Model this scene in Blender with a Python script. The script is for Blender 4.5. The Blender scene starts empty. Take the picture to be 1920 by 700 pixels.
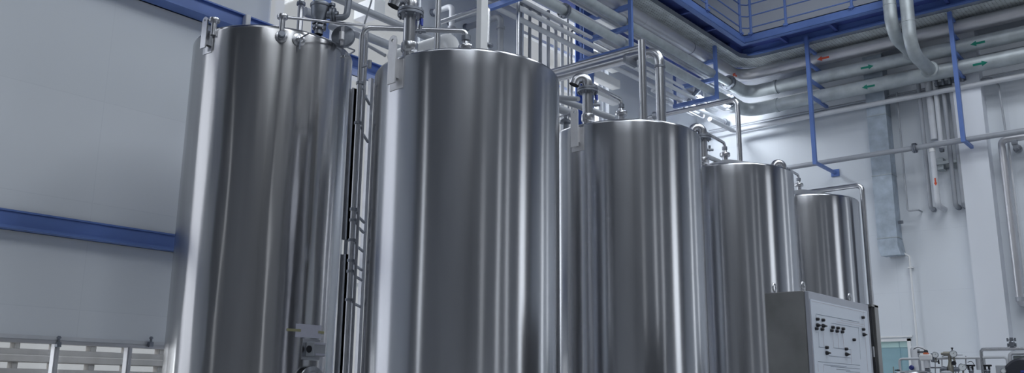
import bpy, math, random
from mathutils import Vector, Matrix
random.seed(7)
COL = bpy.context.scene.collection
PI = math.pi
V = Vector
# ------------------------------------------------------------------ camera model (1920x700 frame)
F, CX, CY = 1680.0, 960.0, 350.0
PITCH, YAW, ROLL = math.radians(13.1), math.radians(39.9), math.radians(0.55)
EYE = V((0, 0, 1.6))
FW = V((-math.sin(YAW)*math.cos(PITCH), math.cos(YAW)*math.cos(PITCH), math.sin(PITCH)))
_r0 = V((math.cos(YAW), math.sin(YAW), 0)); _u0 = _r0.cross(FW)
RR = _r0*math.cos(ROLL) + _u0*math.sin(ROLL)
UU = -_r0*math.sin(ROLL) + _u0*math.cos(ROLL)
def ray(x, y): return RR*((x-CX)/F) - UU*((y-CY)/F) + FW
def onX(x, y, X): v = ray(x, y); return EYE + v*((X-EYE.x)/v.x)
def onY(x, y, Y): v = ray(x, y); return EYE + v*((Y-EYE.y)/v.y)
def onZ(x, y, Z): v = ray(x, y); return EYE + v*((Z-EYE.z)/v.z)
cam_d = bpy.data.cameras.new('camera'); cam = bpy.data.objects.new('camera', cam_d); COL.objects.link(cam)
cam_d.sensor_width = 36; cam_d.lens = F/1920*36; cam_d.clip_end = 200
m = Matrix((RR, UU, -FW)).transposed().to_4x4(); m.translation = EYE; cam.matrix_world = m
bpy.context.scene.camera = cam

# ------------------------------------------------------------------ materials
def mat(name, color, rough=.5, metal=0., noise=None, bump=None, aniso=0., emit=None, trans=0., spec=None, tang=False):
    """noise=(scale(x,y,z), amount, detail); bump=(scale tuple, strength)"""
    M = bpy.data.materials.new(name); M.use_nodes = True
    nt = M.node_tree; b = nt.nodes['Principled BSDF']; L = nt.links.new
    b.inputs['Base Color'].default_value = (*color, 1); b.inputs['Roughness'].default_value = rough
    b.inputs['Metallic'].default_value = metal
    if spec is not None: b.inputs['Specular IOR Level'].default_value = spec
    if trans: b.inputs['Transmission Weight'].default_value = trans; b.inputs['IOR'].default_value = 1.02
    if emit: b.inputs['Emission Color'].default_value = (*emit[0], 1); b.inputs['Emission Strength'].default_value = emit[1]
    tc = nt.nodes.new('ShaderNodeTexCoord')
    def nz(scale, detail=3., ):
        mp = nt.nodes.new('ShaderNodeMapping'); mp.inputs['Scale'].default_value = scale
        L(tc.outputs['Object'], mp.inputs['Vector'])
        n = nt.nodes.new('ShaderNodeTexNoise'); n.inputs['Scale'].default_value = 1; n.inputs['Detail'].default_value = detail
        L(mp.outputs['Vector'], n.inputs['Vector']); return n
    if noise:
        n = nz(noise[0], noise[2] if len(noise) > 2 else 3.)
        cr = nt.nodes.new('ShaderNodeMapRange'); cr.inputs['From Min'].default_value = .3; cr.inputs['From Max'].default_value = .7
        cr.inputs['To Min'].default_value = 1-noise[1]; cr.inputs['To Max'].default_value = 1+noise[1]
        L(n.outputs['Fac'], cr.inputs['Value'])
        mx = nt.nodes.new('ShaderNodeVectorMath'); mx.operation = 'SCALE'; mx.inputs[0].default_value = color
        L(cr.outputs['Result'], mx.inputs['Scale']); L(mx.outputs['Vector'], b.inputs['Base Color'])
    if bump:
        n = nz(bump[0], 2.); bp = nt.nodes.new('ShaderNodeBump'); bp.inputs['Strength'].default_value = bump[1]; bp.inputs['Distance'].default_value = bump[2]
        L(n.outputs['Fac'], bp.inputs['Height']); L(bp.outputs['Normal'], b.inputs['Normal'])
    if aniso:
        b.inputs['Anisotropic'].default_value = aniso; b.inputs['Anisotropic Rotation'].default_value = .25
    if tang:
        tg = nt.nodes.new('ShaderNodeTangent'); tg.direction_type = 'RADIAL'; tg.axis = 'Z'
        L(tg.outputs['Tangent'], b.inputs['Tangent'])
    return M
MT = {}
MT['tank'] = mat('brushed_tank_steel', (.50,.51,.54), .21, 1, noise=((3,3,.35), .12, 5), bump=((1.6,1.6,.25), .5, .012), aniso=.8, tang=True)
MT['tank_b'] = mat('brushed_tank_steel_dented', (.47,.47,.48), .20, 1, noise=((4,4,.3), .12, 5), bump=((3.2,3.2,.3), .8, .016), aniso=.8, tang=True)
MT['dome'] = mat('satin_dome_steel', (.55,.56,.58), .4, 1, noise=((6,6,6), .1))
MT['steel'] = mat('polished_pipe_steel', (.56,.57,.6), .26, 1, noise=((9,9,9), .06))
MT['cast'] = mat('cast_steel', (.27,.29,.33), .45, 1, noise=((14,14,14), .15), bump=((40,40,40), .2, .003))
MT['plate'] = mat('pale_lug_steel', (.7,.7,.72), .5, .7, noise=((12,12,12), .05))
MT['galv'] = mat('galvanised_zinc', (.44,.48,.50), .5, .5, noise=((5,5,5), .13, 8))
MT['duct'] = mat('weathered_duct_zinc', (.38,.44,.51), .55, .3, noise=((5,5,5), .2, 8))
MT['clad'] = mat('aluminium_cladding', (.6,.6,.63), .42, .85, noise=((2,2,2), .06))
MT['greypipe'] = mat('grey_painted_pipe', (.36,.38,.42), .5, .2, noise=((5,5,5), .06))
MT['palepipe'] = mat('pale_painted_pipe', (.62,.64,.68), .5, .1, noise=((5,5,5), .05))
MT['blue'] = mat('blue_paint', (.12,.20,.48), .42, 0, noise=((1.5,1.5,1.5), .12), spec=.4)
MT['blued'] = mat('navy_deck_paint', (.06,.095,.32), .6, 0, noise=((1.5,1.5,1.5), .15))
MT['wall'] = mat('white_wall_panel', (.70,.735,.785), .75, 0, noise=((.5,.5,.15), .03, 4))
MT['wallcol'] = mat('white_pilaster_paint', (.72,.75,.81), .75, 0, noise=((.6,.6,.3), .03, 4))
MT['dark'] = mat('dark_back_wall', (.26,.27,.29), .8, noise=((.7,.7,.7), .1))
MT['floor'] = mat('grey_epoxy_floor', (.45,.46,.47), .5, 0, noise=((1.2,1.2,1.2), .15, 5))
MT['ceil'] = mat('grey_ceiling', (.45,.47,.5), .8, noise=((.5,.5,.5), .05))
MT['white'] = mat('white_enamel', (.78,.79,.8), .4, noise=((4,4,4), .03))
MT['black'] = mat('black_plastic', (.015,.016,.022), .45, noise=((20,20,20), .1))
MT['hole'] = mat('dark_pipe_bore', (.02,.022,.028), .8, noise=((20,20,20), .1))
MT['conc'] = mat('buff_precast_concrete', (.235,.225,.215), .9, noise=((3,3,3), .12, 6))
MT['paper'] = mat('white_paper', (.55,.56,.66), .8, noise=((30,30,30), .02))
MT['tape'] = mat('yellow_tape', (.36,.35,.20), .6, noise=((30,30,30), .05))
MT['panel'] = mat('pale_mimic_panel', (.66,.72,.82), .4, noise=((2,2,2), .02))
MT['cab'] = mat('brushed_cabinet_steel', (.27,.27,.27), .42, .9, noise=((3,3,3), .18, 5))
MT['cabf'] = mat('cabinet_door_steel', (.42,.44,.50), .42, .6, noise=((3,3,3), .05, 5))
MT['ink'] = mat('grey_line_ink', (.16,.20,.27), .6, noise=((30,30,30), .05))
MT['inkr'] = mat('faint_red_ink', (.52,.42,.44), .6, noise=((30,30,30), .05))
MT['red'] = mat('red_marker', (.62,.08,.03), .5, noise=((20,20,20), .05))
MT['green'] = mat('green_marker', (.0,.19,.13), .5, noise=((20,20,20), .05))
MT['navy'] = mat('navy_marker', (.02,.03,.2), .5, noise=((20,20,20), .05))
MT['handle'] = mat('blue_lever_plastic', (.04,.07,.38), .4, noise=((20,20,20), .05))
MT['orange'] = mat('orange_plastic', (.65,.16,.06), .5, noise=((20,20,20), .05))
MT['brass'] = mat('dull_brass', (.33,.32,.28), .5, .6, noise=((20,20,20), .1))
MT['dial'] = mat('white_dial_face', (.8,.84,.87), .4, noise=((30,30,30), .03))
MT['teal'] = mat('teal_door_leaf', (.27,.44,.50), .45, noise=((1,1,6), .05))
MT['mint'] = mat('mint_door_rail', (.48,.68,.66), .5, noise=((3,3,3), .03))
MT['motor'] = mat('dark_motor_cover', (.03,.033,.045), .4, noise=((10,10,10), .1))
MT['olive'] = mat('olive_grey_enclosure', (.33,.37,.37), .5, noise=((3,3,3), .05))
MT['greyplast'] = mat('grey_plastic', (.40,.42,.46), .45, noise=((9,9,9), .04))
#MT['lamp'] = mat('lamp_diffuser', (.8,.8,.8), .5, emit=((.92,.96,1.), 5.0))
# window glass: thin clear pane
g = bpy.data.materials.new('window_glass'); g.use_nodes = True; nt = g.node_tree; nt.nodes.clear()
o_ = nt.nodes.new('ShaderNodeOutputMaterial'); t_ = nt.nodes.new('ShaderNodeBsdfTransparent'); gl_ = nt.nodes.new('ShaderNodeBsdfGlossy'); mx_ = nt.nodes.new('ShaderNodeMixShader')
t_.inputs['Color'].default_value = (.97,.985,1,1); gl_.inputs['Roughness'].default_value = .03; mx_.inputs['Fac'].default_value = .05
nt.links.new(t_.outputs[0], mx_.inputs[1]); nt.links.new(gl_.outputs[0], mx_.inputs[2]); nt.links.new(mx_.outputs[0], o_.inputs[0]); MT['glass'] = g
g2_ = g.copy(); g2_.name = 'dimming_window_glass'; g2_.node_tree.nodes['Transparent BSDF'].inputs['Color'].default_value = (.55,.56,.58,1); MT['glass_dimming'] = g2_  # tint added to the unseen window to dim its streak on the tanks
# wall with horizontal/vertical panel joints
def panel_joint_wall():
    M = MT['wall']; nt = M.node_tree; b = nt.nodes['Principled BSDF']; L = nt.links.new
    src = b.inputs['Base Color'].links[0].from_socket
    tc = nt.nodes.new('ShaderNodeTexCoord'); sp = nt.nodes.new('ShaderNodeSeparateXYZ'); L(tc.outputs['Object'], sp.inputs[0])
    ad = nt.nodes.new('ShaderNodeMath'); ad.operation = 'ADD'; L(sp.outputs['X'], ad.inputs[0]); L(sp.outputs['Y'], ad.inputs[1])
    cb = nt.nodes.new('ShaderNodeCombineXYZ'); L(ad.outputs[0], cb.inputs['X']); L(sp.outputs['Z'], cb.inputs['Y'])
    br = nt.nodes.new('ShaderNodeTexBrick'); br.inputs['Scale'].default_value = 1; br.inputs['Mortar Size'].default_value = .006
    br.inputs['Brick Width'].default_value = 2.4; br.inputs['Row Height'].default_value = 1.25; br.inputs['Color1'].default_value = (1,1,1,1)
    br.inputs['Color2'].default_value = (.975,.98,.98,1); br.inputs['Mortar'].default_value = (.94,.945,.95,1); br.offset = 0
    L(cb.outputs[0], br.inputs['Vector'])
    mm = nt.nodes.new('ShaderNodeVectorMath'); mm.operation = 'MULTIPLY'; L(src, mm.inputs[0]); L(br.outputs['Color'], mm.inputs[1])
    L(mm.outputs['Vector'], b.inputs['Base Color'])
panel_joint_wall()
# perforated tray: rows of small punched slots
def perforated():
    M = mat('perforated_zinc_tray', (.60,.64,.65), .5, .2, noise=((4,4,4), .2, 8)); nt = M.node_tree; b = nt.nodes['Principled BSDF']; L = nt.links.new
    src = b.inputs['Base Color'].links[0].from_socket
    tc = nt.nodes.new('ShaderNodeTexCoord'); mp = nt.nodes.new('ShaderNodeMapping'); mp.inputs['Scale'].default_value = (14,14,14)
    L(tc.outputs['Object'], mp.inputs['Vector'])
    vo = nt.nodes.new('ShaderNodeTexVoronoi'); vo.inputs['Scale'].default_value = 1; vo.inputs['Randomness'].default_value = .15; L(mp.outputs[0], vo.inputs['Vector'])
    lt = nt.nodes.new('ShaderNodeMapRange'); lt.inputs['From Min'].default_value = .16; lt.inputs['From Max'].default_value = .24
    lt.inputs['To Min'].default_value = .35; lt.inputs['To Max'].default_value = 1; L(vo.outputs['Distance'], lt.inputs['Value'])
    mm = nt.nodes.new('ShaderNodeVectorMath'); mm.operation = 'SCALE'; L(src, mm.inputs[0]); L(lt.outputs[0], mm.inputs['Scale'])
    L(mm.outputs['Vector'], b.inputs['Base Color']); return M
MT['perf'] = perforated()

# ------------------------------------------------------------------ mesh builder
class MB:
    def __init__(s): s.v = []; s.f = []
    def add(s, vs, fs):
        n = len(s.v); s.v += [tuple(v) for v in vs]; s.f += [tuple(i+n for i in f) for f in fs]; return s
    def box(s, a, b, bevel=0, rot=None, org=None):
        x0,y0,z0 = [min(a[i], b[i]) for i in range(3)]; x1,y1,z1 = [max(a[i], b[i]) for i in range(3)]
        if bevel <= 0:
            vs = [(x,y,z) for x in (x0,x1) for y in (y0,y1) for z in (z0,z1)]
            fs = [(0,1,3,2),(4,6,7,5),(0,4,5,1),(2,3,7,6),(0,2,6,4),(1,5,7,3)]
        else:
            e = min(bevel, (x1-x0)/2.01, (y1-y0)/2.01, (z1-z0)/2.01)
            ring = [(x0+e,y0),(x1-e,y0),(x1,y0+e),(x1,y1-e),(x1-e,y1),(x0+e,y1),(x0,y1-e),(x0,y0+e)]
            cx, cy = (x0+x1)/2, (y0+y1)/2
            def inset(p): return (min(max(p[0], x0+e), x1-e), min(max(p[1], y0+e), y1-e))
            vs = [(*inset(p), z0) for p in ring]+[(*p, z0+e) for p in ring]+[(*p, z1-e) for p in ring]+[(*inset(p), z1) for p in ring]
            fs = [tuple(range(7,-1,-1)), tuple(range(24,32))]
            for k in range(3):
                for i in range(8): j = (i+1)%8; fs.append((k*8+i, k*8+j, k*8+8+j, k*8+8+i))
        if rot is not None:
            o = V(org) if org is not None else V(((x0+x1)/2,(y0+y1)/2,(z0+z1)/2))
            vs = [tuple(rot @ (V(v)-o) + o) for v in vs]
        return s.add(vs, fs)
    def lathe(s, prof, c=(0,0,0), axis=(0,0,1), seg=24, cap0=False, cap1=False):
        """prof: list of (radius, height)"""
        ax = V(axis).normalized(); u = ax.orthogonal().normalized(); w = ax.cross(u); c = V(c); vs = []; fs = []
        if abs(ax.z) > .99: u = V((1,0,0)); w = ax.cross(u)
        for r, h in prof:
            for i in range(seg):
                a = 2*PI*i/seg; vs.append(c + ax*h + u*(r*math.cos(a)) + w*(r*math.sin(a)))
        for k in range(len(prof)-1):
            for i in range(seg): j = (i+1)%seg; fs.append((k*seg+i, k*seg+j, (k+1)*seg+j, (k+1)*seg+i))
        if cap0: fs.append(tuple(range(seg-1,-1,-1)))
        if cap1: fs.append(tuple((len(prof)-1)*seg+i for i in range(seg)))
        return s.add(vs, fs)
    def cyl(s, p0, p1, r, seg=16, r1=None):
        p0, p1 = V(p0), V(p1); L = (p1-p0).length
        return s.lathe([(r,0),(r if r1 is None else r1,L)], p0, p1-p0, seg, True, True)
    def tube(s, pts, r, fil=0., seg=14, n=7, cap=True, radii=None):
        pts = [V(p) for p in pts]; path = [pts[0]]
        for i in range(1, len(pts)-1):
            a, b, c = pts[i-1], pts[i], pts[i+1]; d0 = (a-b); d1 = (c-b); l = min(d0.length, d1.length)*.49
            ang = d0.angle(d1)
            if fil <= 0 or ang > 3.05: path.append(b); continue
            t = min(fil/math.tan(ang/2), l); rr = t*math.tan(ang/2); p0 = b+d0.normalized()*t; p1 = b+d1.normalized()*t
            cen = b + (d0.normalized()+d1.normalized()).normalized()*(rr/math.sin(ang/2))
            e0 = p0-cen; e1 = p1-cen; tot = e0.angle(e1); axn = e0.cross(e1).normalized()
            for k in range(n+1): path.append(cen + Matrix.Rotation(tot*k/n, 3, axn) @ e0)
        path.append(pts[-1]); vs = []; fs = []
        t0 = (path[1]-path[0]).normalized(); nrm = t0.orthogonal().normalized()
        for i, p in enumerate(path):
            if i == 0: t = t0
            elif i == len(path)-1: t = (p-path[i-1]).normalized()
            else: t = ((p-path[i-1]).normalized()+(path[i+1]-p).normalized()).normalized()
            nrm = (nrm - t*nrm.dot(t)).normalized(); w = t.cross(nrm)
            for k in range(seg):
                a = 2*PI*k/seg; vs.append(p + nrm*(r*math.cos(a)) + w*(r*math.sin(a)))
        for i in range(len(path)-1):
            for k in range(seg): j = (k+1)%seg; fs.append((i*seg+k, i*seg+j, (i+1)*seg+j, (i+1)*seg+k))
        if cap: fs.append(tuple(range(seg-1,-1,-1))); fs.append(tuple((len(path)-1)*seg+k for k in range(seg)))
        return s.add(vs, fs)
    def prism(s, poly, d):
        """poly: 3D planar outline, extruded by vector d"""
        n = len(poly); p = [V(q) for q in poly]; d = V(d)
        return s.add(p+[q+d for q in p], [tuple(range(n-1,-1,-1)), tuple(range(n,2*n))]+[(i,(i+1)%n,n+(i+1)%n,n+i) for i in range(n)])
    def build(s, name, m, parent=None, smooth=True, origin=None):
        me = bpy.data.meshes.new(name); o = bpy.data.objects.new(name, me); COL.objects.link(o)
        off = V((0,0,0))
        if parent is None:
            xs = list(zip(*s.v)); off = V(origin) if origin is not None else V(((min(xs[0])+max(xs[0]))/2, (min(xs[1])+max(xs[1]))/2, min(xs[2])))
            o.location = off; s.v = [tuple(V(v)-off) for v in s.v]
        else:
            base = V((0,0,0)); p = parent
            while p is not None: base += p.location; p = p.parent
            s.v = [tuple(V(v)-base) for v in s.v] if getattr(s, 'world', True) else s.v
            o.parent = parent
        me.from_pydata(s.v, [], s.f); me.validate(); me.update()
        import bmesh
        bm = bmesh.new(); bm.from_mesh(me); bmesh.ops.recalc_face_normals(bm, faces=bm.faces); bm.to_mesh(me); bm.free()
        me.materials.append(MT[m] if isinstance(m, str) else m)
        if smooth:
            me.shade_smooth(); me.set_sharp_from_angle(angle=math.radians(38))
        return o
def T(o, label, cat, group=None, kind=None):
    o['label'] = label; o['category'] = cat
    if group: o['group'] = group
    if kind: o['kind'] = kind
    return o
def E(name, loc, label, cat, group=None):
    o = bpy.data.objects.new(name, None); COL.objects.link(o); o.location = loc; o.empty_display_size = .2
    return T(o, label, cat, group)
def ST(o): o['kind'] = 'structure'; return o

# ------------------------------------------------------------------ the room
XL, YF, XR, YB, ZC = -10.4, 19.5, 13.0, -10.0, 13.0
WT = .25
ST(MB().box((XL-WT,YB,-.2),(XR,YF+WT,0)).build('floor','floor',smooth=False))
ST(MB().box((XL-WT,YB,ZC),(XR,YF+WT,ZC+.2)).build('ceiling','ceil',smooth=False))
def wall_with_holes(name, lo, hi, holes, put, m):
    """lo/hi: (s0,z0),(s1,z1); holes list of (s0,s1,z0,z1); put(s0,s1,z0,z1) adds a box"""
    b = MB(); cuts = sorted(set([lo[0],hi[0]]+[h[0] for h in holes]+[h[1] for h in holes]))
    for a, c in zip(cuts, cuts[1:]):
        mid = (a+c)/2; z = lo[1]
        for h in sorted([h for h in holes if h[0] < mid < h[1]], key=lambda q: q[2]):
            if h[2] > z: put(b, a, c, z, h[2])
            z = h[3]
        if z < hi[1]: put(b, a, c, z, hi[1])
    return ST(b.build(name, m, smooth=False))
W1 = (3.55, 6.7, .25, 2.115)          # low window strip (the ledge)
W0 = (.5, 3.3, .3, 10.5)             # tall window just before the frame
W2 = (6.95, 9.95, .3, 11.6)          # tall window behind the first tank
W3 = (12.75, 15.5, .3, 11.6)          # tall window near the corner
W4 = (-6.5, -3.0, 1.0, 9.5)
wall_with_holes('wall_left', (YB,0), (YF+WT,ZC), [W1,W0,W2,W3], lambda b,a,c,z0,z1: b.box((XL-WT,a,z0),(XL,c,z1)), 'wall')
DX0, DX1, DZ = -6.72, -5.62, 2.80
WF = [(.1,.7,1.,9.2),(3.2,4.3,1.,9.2)]
wall_with_holes('wall_far', (XL,0), (XR,ZC), [(DX0,DX1,0,DZ)]+WF, lambda b,a,c,z0,z1: b.box((a,YF,z0),(c,YF+WT,z1)), 'wall')
WR = [(-4.,-2.4,1.2,8.),(3.,3.9,1.2,9.),(6.6,7.2,1.2,9.),(12.5,15.5,1.2,9.)]
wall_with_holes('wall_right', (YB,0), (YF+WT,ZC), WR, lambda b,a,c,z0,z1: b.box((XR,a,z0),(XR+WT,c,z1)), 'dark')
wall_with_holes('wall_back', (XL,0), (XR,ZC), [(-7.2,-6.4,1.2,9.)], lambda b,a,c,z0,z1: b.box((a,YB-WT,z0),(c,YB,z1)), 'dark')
def window(n, axis, at, w, vm=(), hm=(), fr='white', gm='glass'):
    s0,s1,z0,z1 = w; b = MB()
    def bx(a,c,e,f,d=.1):
        if axis == 'x': b.box((at-d/2,a,e),(at+d/2,c,f))
        else: b.box((a,at-d/2,e),(c,at+d/2,f))
    t = .07
    bx(s0,s0+t,z0,z1); bx(s1-t,s1,z0,z1); bx(s0,s1,z0,z0+t); bx(s0,s1,z1-t,z1)
    for q in vm: bx(q-.035,q+.035,z0,z1,.12)
    for q in hm: bx(s0,s1,q-.03,q+.03,.09)
    f = ST(b.build('window_%d' % n, fr, smooth=False))
    g = MB()
    if axis == 'x': g.box((at-.006,s0+t,z0+t),(at+.006,s1-t,z1-t))
    else: g.box((s0+t,at-.006,z0+t),(s1-t,at+.006,z1-t))
    g.build('pane',gm,f,smooth=False); return f
window(2,'x',XL-.12,W2,vm=(8.1,),hm=(3.2,6.2,9.2))
window(3,'x',XL-.12,W3,vm=(14.7,),hm=(2.5,5.,7.8,8.6,9.4,10.2))
window(4,'x',XL-.12,W0,vm=(),hm=(),gm='glass_dimming')
for i, w in enumerate(WR): window(5+i,'x',XR+.12,w)
window(9,'y',YB-.12,(-7.2,-6.4,1.2,9.))
for i, w in enumerate(WF): window(10+i,'y',YF+.12,w)
# low window: aluminium frame, posts and sill lip
wf = MB(); zt = W1[3]
wf.box((XL-.06,W1[0],zt-.012),(XL+.03,W1[1],zt+.025)); wf.box((XL-.06,W1[0],W1[2]),(XL+.02,W1[1],W1[2]+.06))
yp = [onX(105,660,XL).y, onX(241,668,XL).y]
for y in yp + [W1[0]+.03, W1[1]-.03]: wf.box((XL-.07,y-.028,W1[2]),(XL+.02,y+.028,zt)); wf.box((XL+.02,y-.01,W1[2]),(XL+.035,y+.01,zt))
w1 = ST(wf.build('window_1','clad',smooth=False))
MB().box((XL-.05,W1[0],W1[2]),(XL-.04,W1[1],zt)).build('pane','glass',w1,smooth=False)
for px in (108,281):
    p = onX(px,645,XL+.03); b = MB(); b.box((p.x-.02,p.y-.025,p.z-.04),(p.x+.05,p.y+.025,p.z+.02),.006); b.cyl((p.x+.02,p.y,p.z+.02),(p.x+.02,p.y,p.z+.06),.014,10)
    b.lathe([(.02,0),(.026,.012),(.012,.03)],(p.x+.02,p.y,p.z+.055),cap0=True,cap1=True,seg=10); b.build('latch','cast',w1)
ST(MB().box((XL-.01,3.0,zt+.03),(XL+.012,W1[1],zt+.075)).build('trim_1','palepipe',smooth=False))
# door with teal leaf
dr = MB(); dr.box((DX0,YF-.03,0),(DX0+.07,YF+.12,DZ)); dr.box((DX1-.07,YF-.03,0),(DX1,YF+.12,DZ)); dr.box((DX0,YF-.03,DZ-.05),(DX1,YF+.12,DZ))
d1 = ST(dr.build('door_1','white',smooth=False))
MB().box((DX0+.07,YF+.03,0),(DX1-.07,YF+.07,DZ-.17)).build('door_leaf','teal',d1,smooth=False)
MB().box((DX0+.07,YF+.02,DZ-.17),(DX1-.07,YF+.08,DZ-.05)).build('door_rail','mint',d1,smooth=False)
b = MB(); b.box((DX1-.25,YF+.015,0),(DX1-.235,YF+.03,DZ-.05)); b.box((DX0+.16,YF+.015,0),(DX0+.175,YF+.03,DZ-.17)); b.build('door_mullion','teal',d1,smooth=False)
ST(MB().box((DX0-.1,YF-.03,DZ+.03),(DX1+.04,YF,DZ+.06)).build('trim_2','white',smooth=False))
# pilasters on the far wall
pa = onY(1822,500,19.15); pb = onY(1877,500,19.15)
ST(MB().box((pa.x,19.15,0),(pb.x,YF,ZC)).build('trim_3','wallcol',smooth=False))
ST(MB().box((-.6,19.15,0),(-.1,YF,ZC)).build('trim_4','wallcol',smooth=False))
# flush pier closing the corner bay on the left wall
ST(MB().box((XL,15.55,0),(XL+.12,YF,ZC)).build('trim_5','wall',smooth=False))

# outdoors behind the low window: precast openwork screen
XS = -12.5; b = MB()
ys = [onX(x,650,XS).y for x in (16.5,30.,104,174,240,303)]
def yS(px): return onX(px,668,XS).y
posts = [(24,36),(98,111),(168,180),(235,246),(298,307)]
zr = [(2.30,3.0),(1.925,2.125),(1.50,1.72),(1.1,1.30),(0,.9)]
pw = [(yS(a),yS(c)) for a,c in posts]; pitch = pw[1][0]-pw[0][0]
for k in (-3,-2,-1): pw.append((pw[0][0]+k*pitch, pw[0][1]+k*pitch))
for k in (1,2,3,4,5,6): pw.append((pw[4][0]+k*pitch, pw[4][1]+k*pitch))
for a,c in pw: b.box((XS-.15,a,0),(XS,c,3.0),.012)
zt0 = onX(40,643,XS).z; zt1 = onX(40,656,XS).z; 
def zS(py): return onX(98,py,XS).z
rails = [(zS(645.5),zS(600)),(zS(681.5),zS(656.5)),(zS(722),zS(693)),(zS(760),zS(730)),(0,zS(768))]
for z0,z1 in rails:
    b.box((XS-.16,yS(24)-4*pitch,z0),(XS+.02,yS(307)+7*pitch,z1),.012)
    if z1-z0 < .4: b.box((XS+.02,yS(24)-4*pitch,z0),(XS+.045,yS(307)+7*pitch,z0+(z1-z0)*.55),.01)
T(b.build('concrete_screen','conc',smooth=False),'buff precast openwork screen seen through the low window at left','screen')
T(MB().box((-30,-20,-.4),(-10.7,30,-.22)).build('yard','conc',smooth=False),'concrete yard outside the left wall','ground')['kind'] = 'structure'

# ------------------------------------------------------------------ blue wall girders
def girder(z0, z1, y0, y1, label, depth=.16, X=XL+.003):
    g = MB(); g.box((X,y0,z0),(X+depth,y1,z0+.03)).box((X,y0,z1-.02),(X+depth*.3,y1,z1)).box((X,y0,z0),(X+.03,y1,z1))
    return T(g.build('blue_girder','blue',smooth=False), label, 'girder')
a = onX(330,471,XL+.14); c = onX(332,440,XL+.05)
girder(a.z, c.z, YB, 6.9, 'low blue steel girder on the white wall left of the tall tank')
gd = girder(onX(426,44,XL+.2).z-.02, onX(470,28,XL+.12).z, YB, 15.5, 'upper blue steel girder on the left wall passing behind the tall tank', .26)
b = MB(); 
for y in (onX(472,40,XL+.2).y,): b.box((XL+.03,y-.04,gd.location.z+.02),(XL+.12,y+.04,gd.location.z+.3),.01)
b.build('clamp','white',gd)
girder(onX(1250,97,XL+.2).z, onX(1250,70,XL+.1).z, 9.6, YF-.02, 'blue crane rail girder high on the left wall behind the pipe rack', .3)
# blue I columns in the corner window bay
def icol(y, w, label, X=XL+.34, br=()):
    g = MB(); g.box((X,y-w/2,0),(X+.03,y+w/2,ZC)).box((X+.03,y-.02,0),(X+.2,y+.02,ZC)).box((X+.2,y-w/2,0),(X+.23,y+w/2,ZC))
    r = E('blue_column',(X+.1,y,0),label,'column')
    g.build('column_shaft','blue',r,smooth=False)
    for z in br: MB().box((X+.05,y+w/2,z-.09),(X+.26,y+w/2+.95,z+.09),.01).build('bracket','white',r,smooth=False)
    return r
icol(onX(1076,60,XL+.2).y, .34, 'blue steel column in the bright corner window behind the pipe rack', br=[onX(1100,y,XL+.2).z for y in (8,40,80,118,150,180)])
icol(onX(582,30,XL+.2).y, .16, 'narrow blue steel column in the window behind the tall tank')

# ------------------------------------------------------------------ gallery
GX, GY, GZ = -8.08, 17.72, 9.3
gal = E('gallery',(GX,GY,GZ),'blue steel gallery with railings running round the corner above the pipes','gallery')
b = MB()
def ring(b, off0, off1, z0, z1):   # L-shaped strip between two offsets from the edge towards the walls
    b.box((GX-off1,2.,z0),(GX-off0,GY+off1,z1)); b.box((GX-off0,GY+off0,z0),(XR-.05,GY+off1,z1))
ring(b,0,.035,GZ+.01,GZ+.20); ring(b,0,.11,GZ,GZ+.02); ring(b,0.,.11,GZ+.18,GZ+.20)
b.build('edge_beam','blue',gal,smooth=False)
b = MB(); ring(b,.66,.69,GZ-.02,GZ+.15); ring(b,.60,.75,GZ-.04,GZ-.01); b.build('inner_beam','blue',gal,smooth=False)
b = MB(); b.box((XL+.13,2.,GZ+.15),(GX-.04,YF-.02,GZ+.175)); b.box((GX-.04,GY+.04,GZ+.15),(XR-.05,YF-.02,GZ+.175)); b.build('deck_plate','blued',gal,smooth=False)
for i in range(14):
    y = 3.2+i*1.12
    if y < GY-.2: MB().box((GX-.66,y-.03,GZ+.03),(GX-.04,y+.03,GZ+.15)).build('joist','blued',gal,smooth=False)
for i in range(16):
    x = GX-.4+i*1.12; MB().box((x-.03,GY+.04,GZ+.03),(x+.03,GY+.66,GZ+.15)).build('joist','blued',gal,smooth=False)
ZT = GZ+.20
for (x,y) in [(GX,GY-.17),(GX,GY-1.75),(GX,GY-3.35),(GX,GY-5.),(GX,GY-6.6),(GX+.17,GY),(GX+.98,GY),(GX+2.4,GY),(GX+3.85,GY),(GX+5.4,GY)]:
    pb_ = MB(); pb_.box((x-.025,y-.025,ZT-.05),(x+.025,y+.025,ZT+1.15),.006); pb_.box((x-.05,y-.05,ZT-.03),(x+.05,y+.05,ZT+.012)); pb_.build('railing_post','blue',gal,smooth=False)
for h in (.14,.42,.70,1.1):
    MB().tube([(GX,3.,ZT+h),(GX,GY-.1,ZT+h),(GX+.06,GY-.04,ZT+h),(GX+.1,GY,ZT+h),(XR-.1,GY,ZT+h)],.015 if h<1 else .022,seg=8).build('rail','blue',gal)

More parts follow.
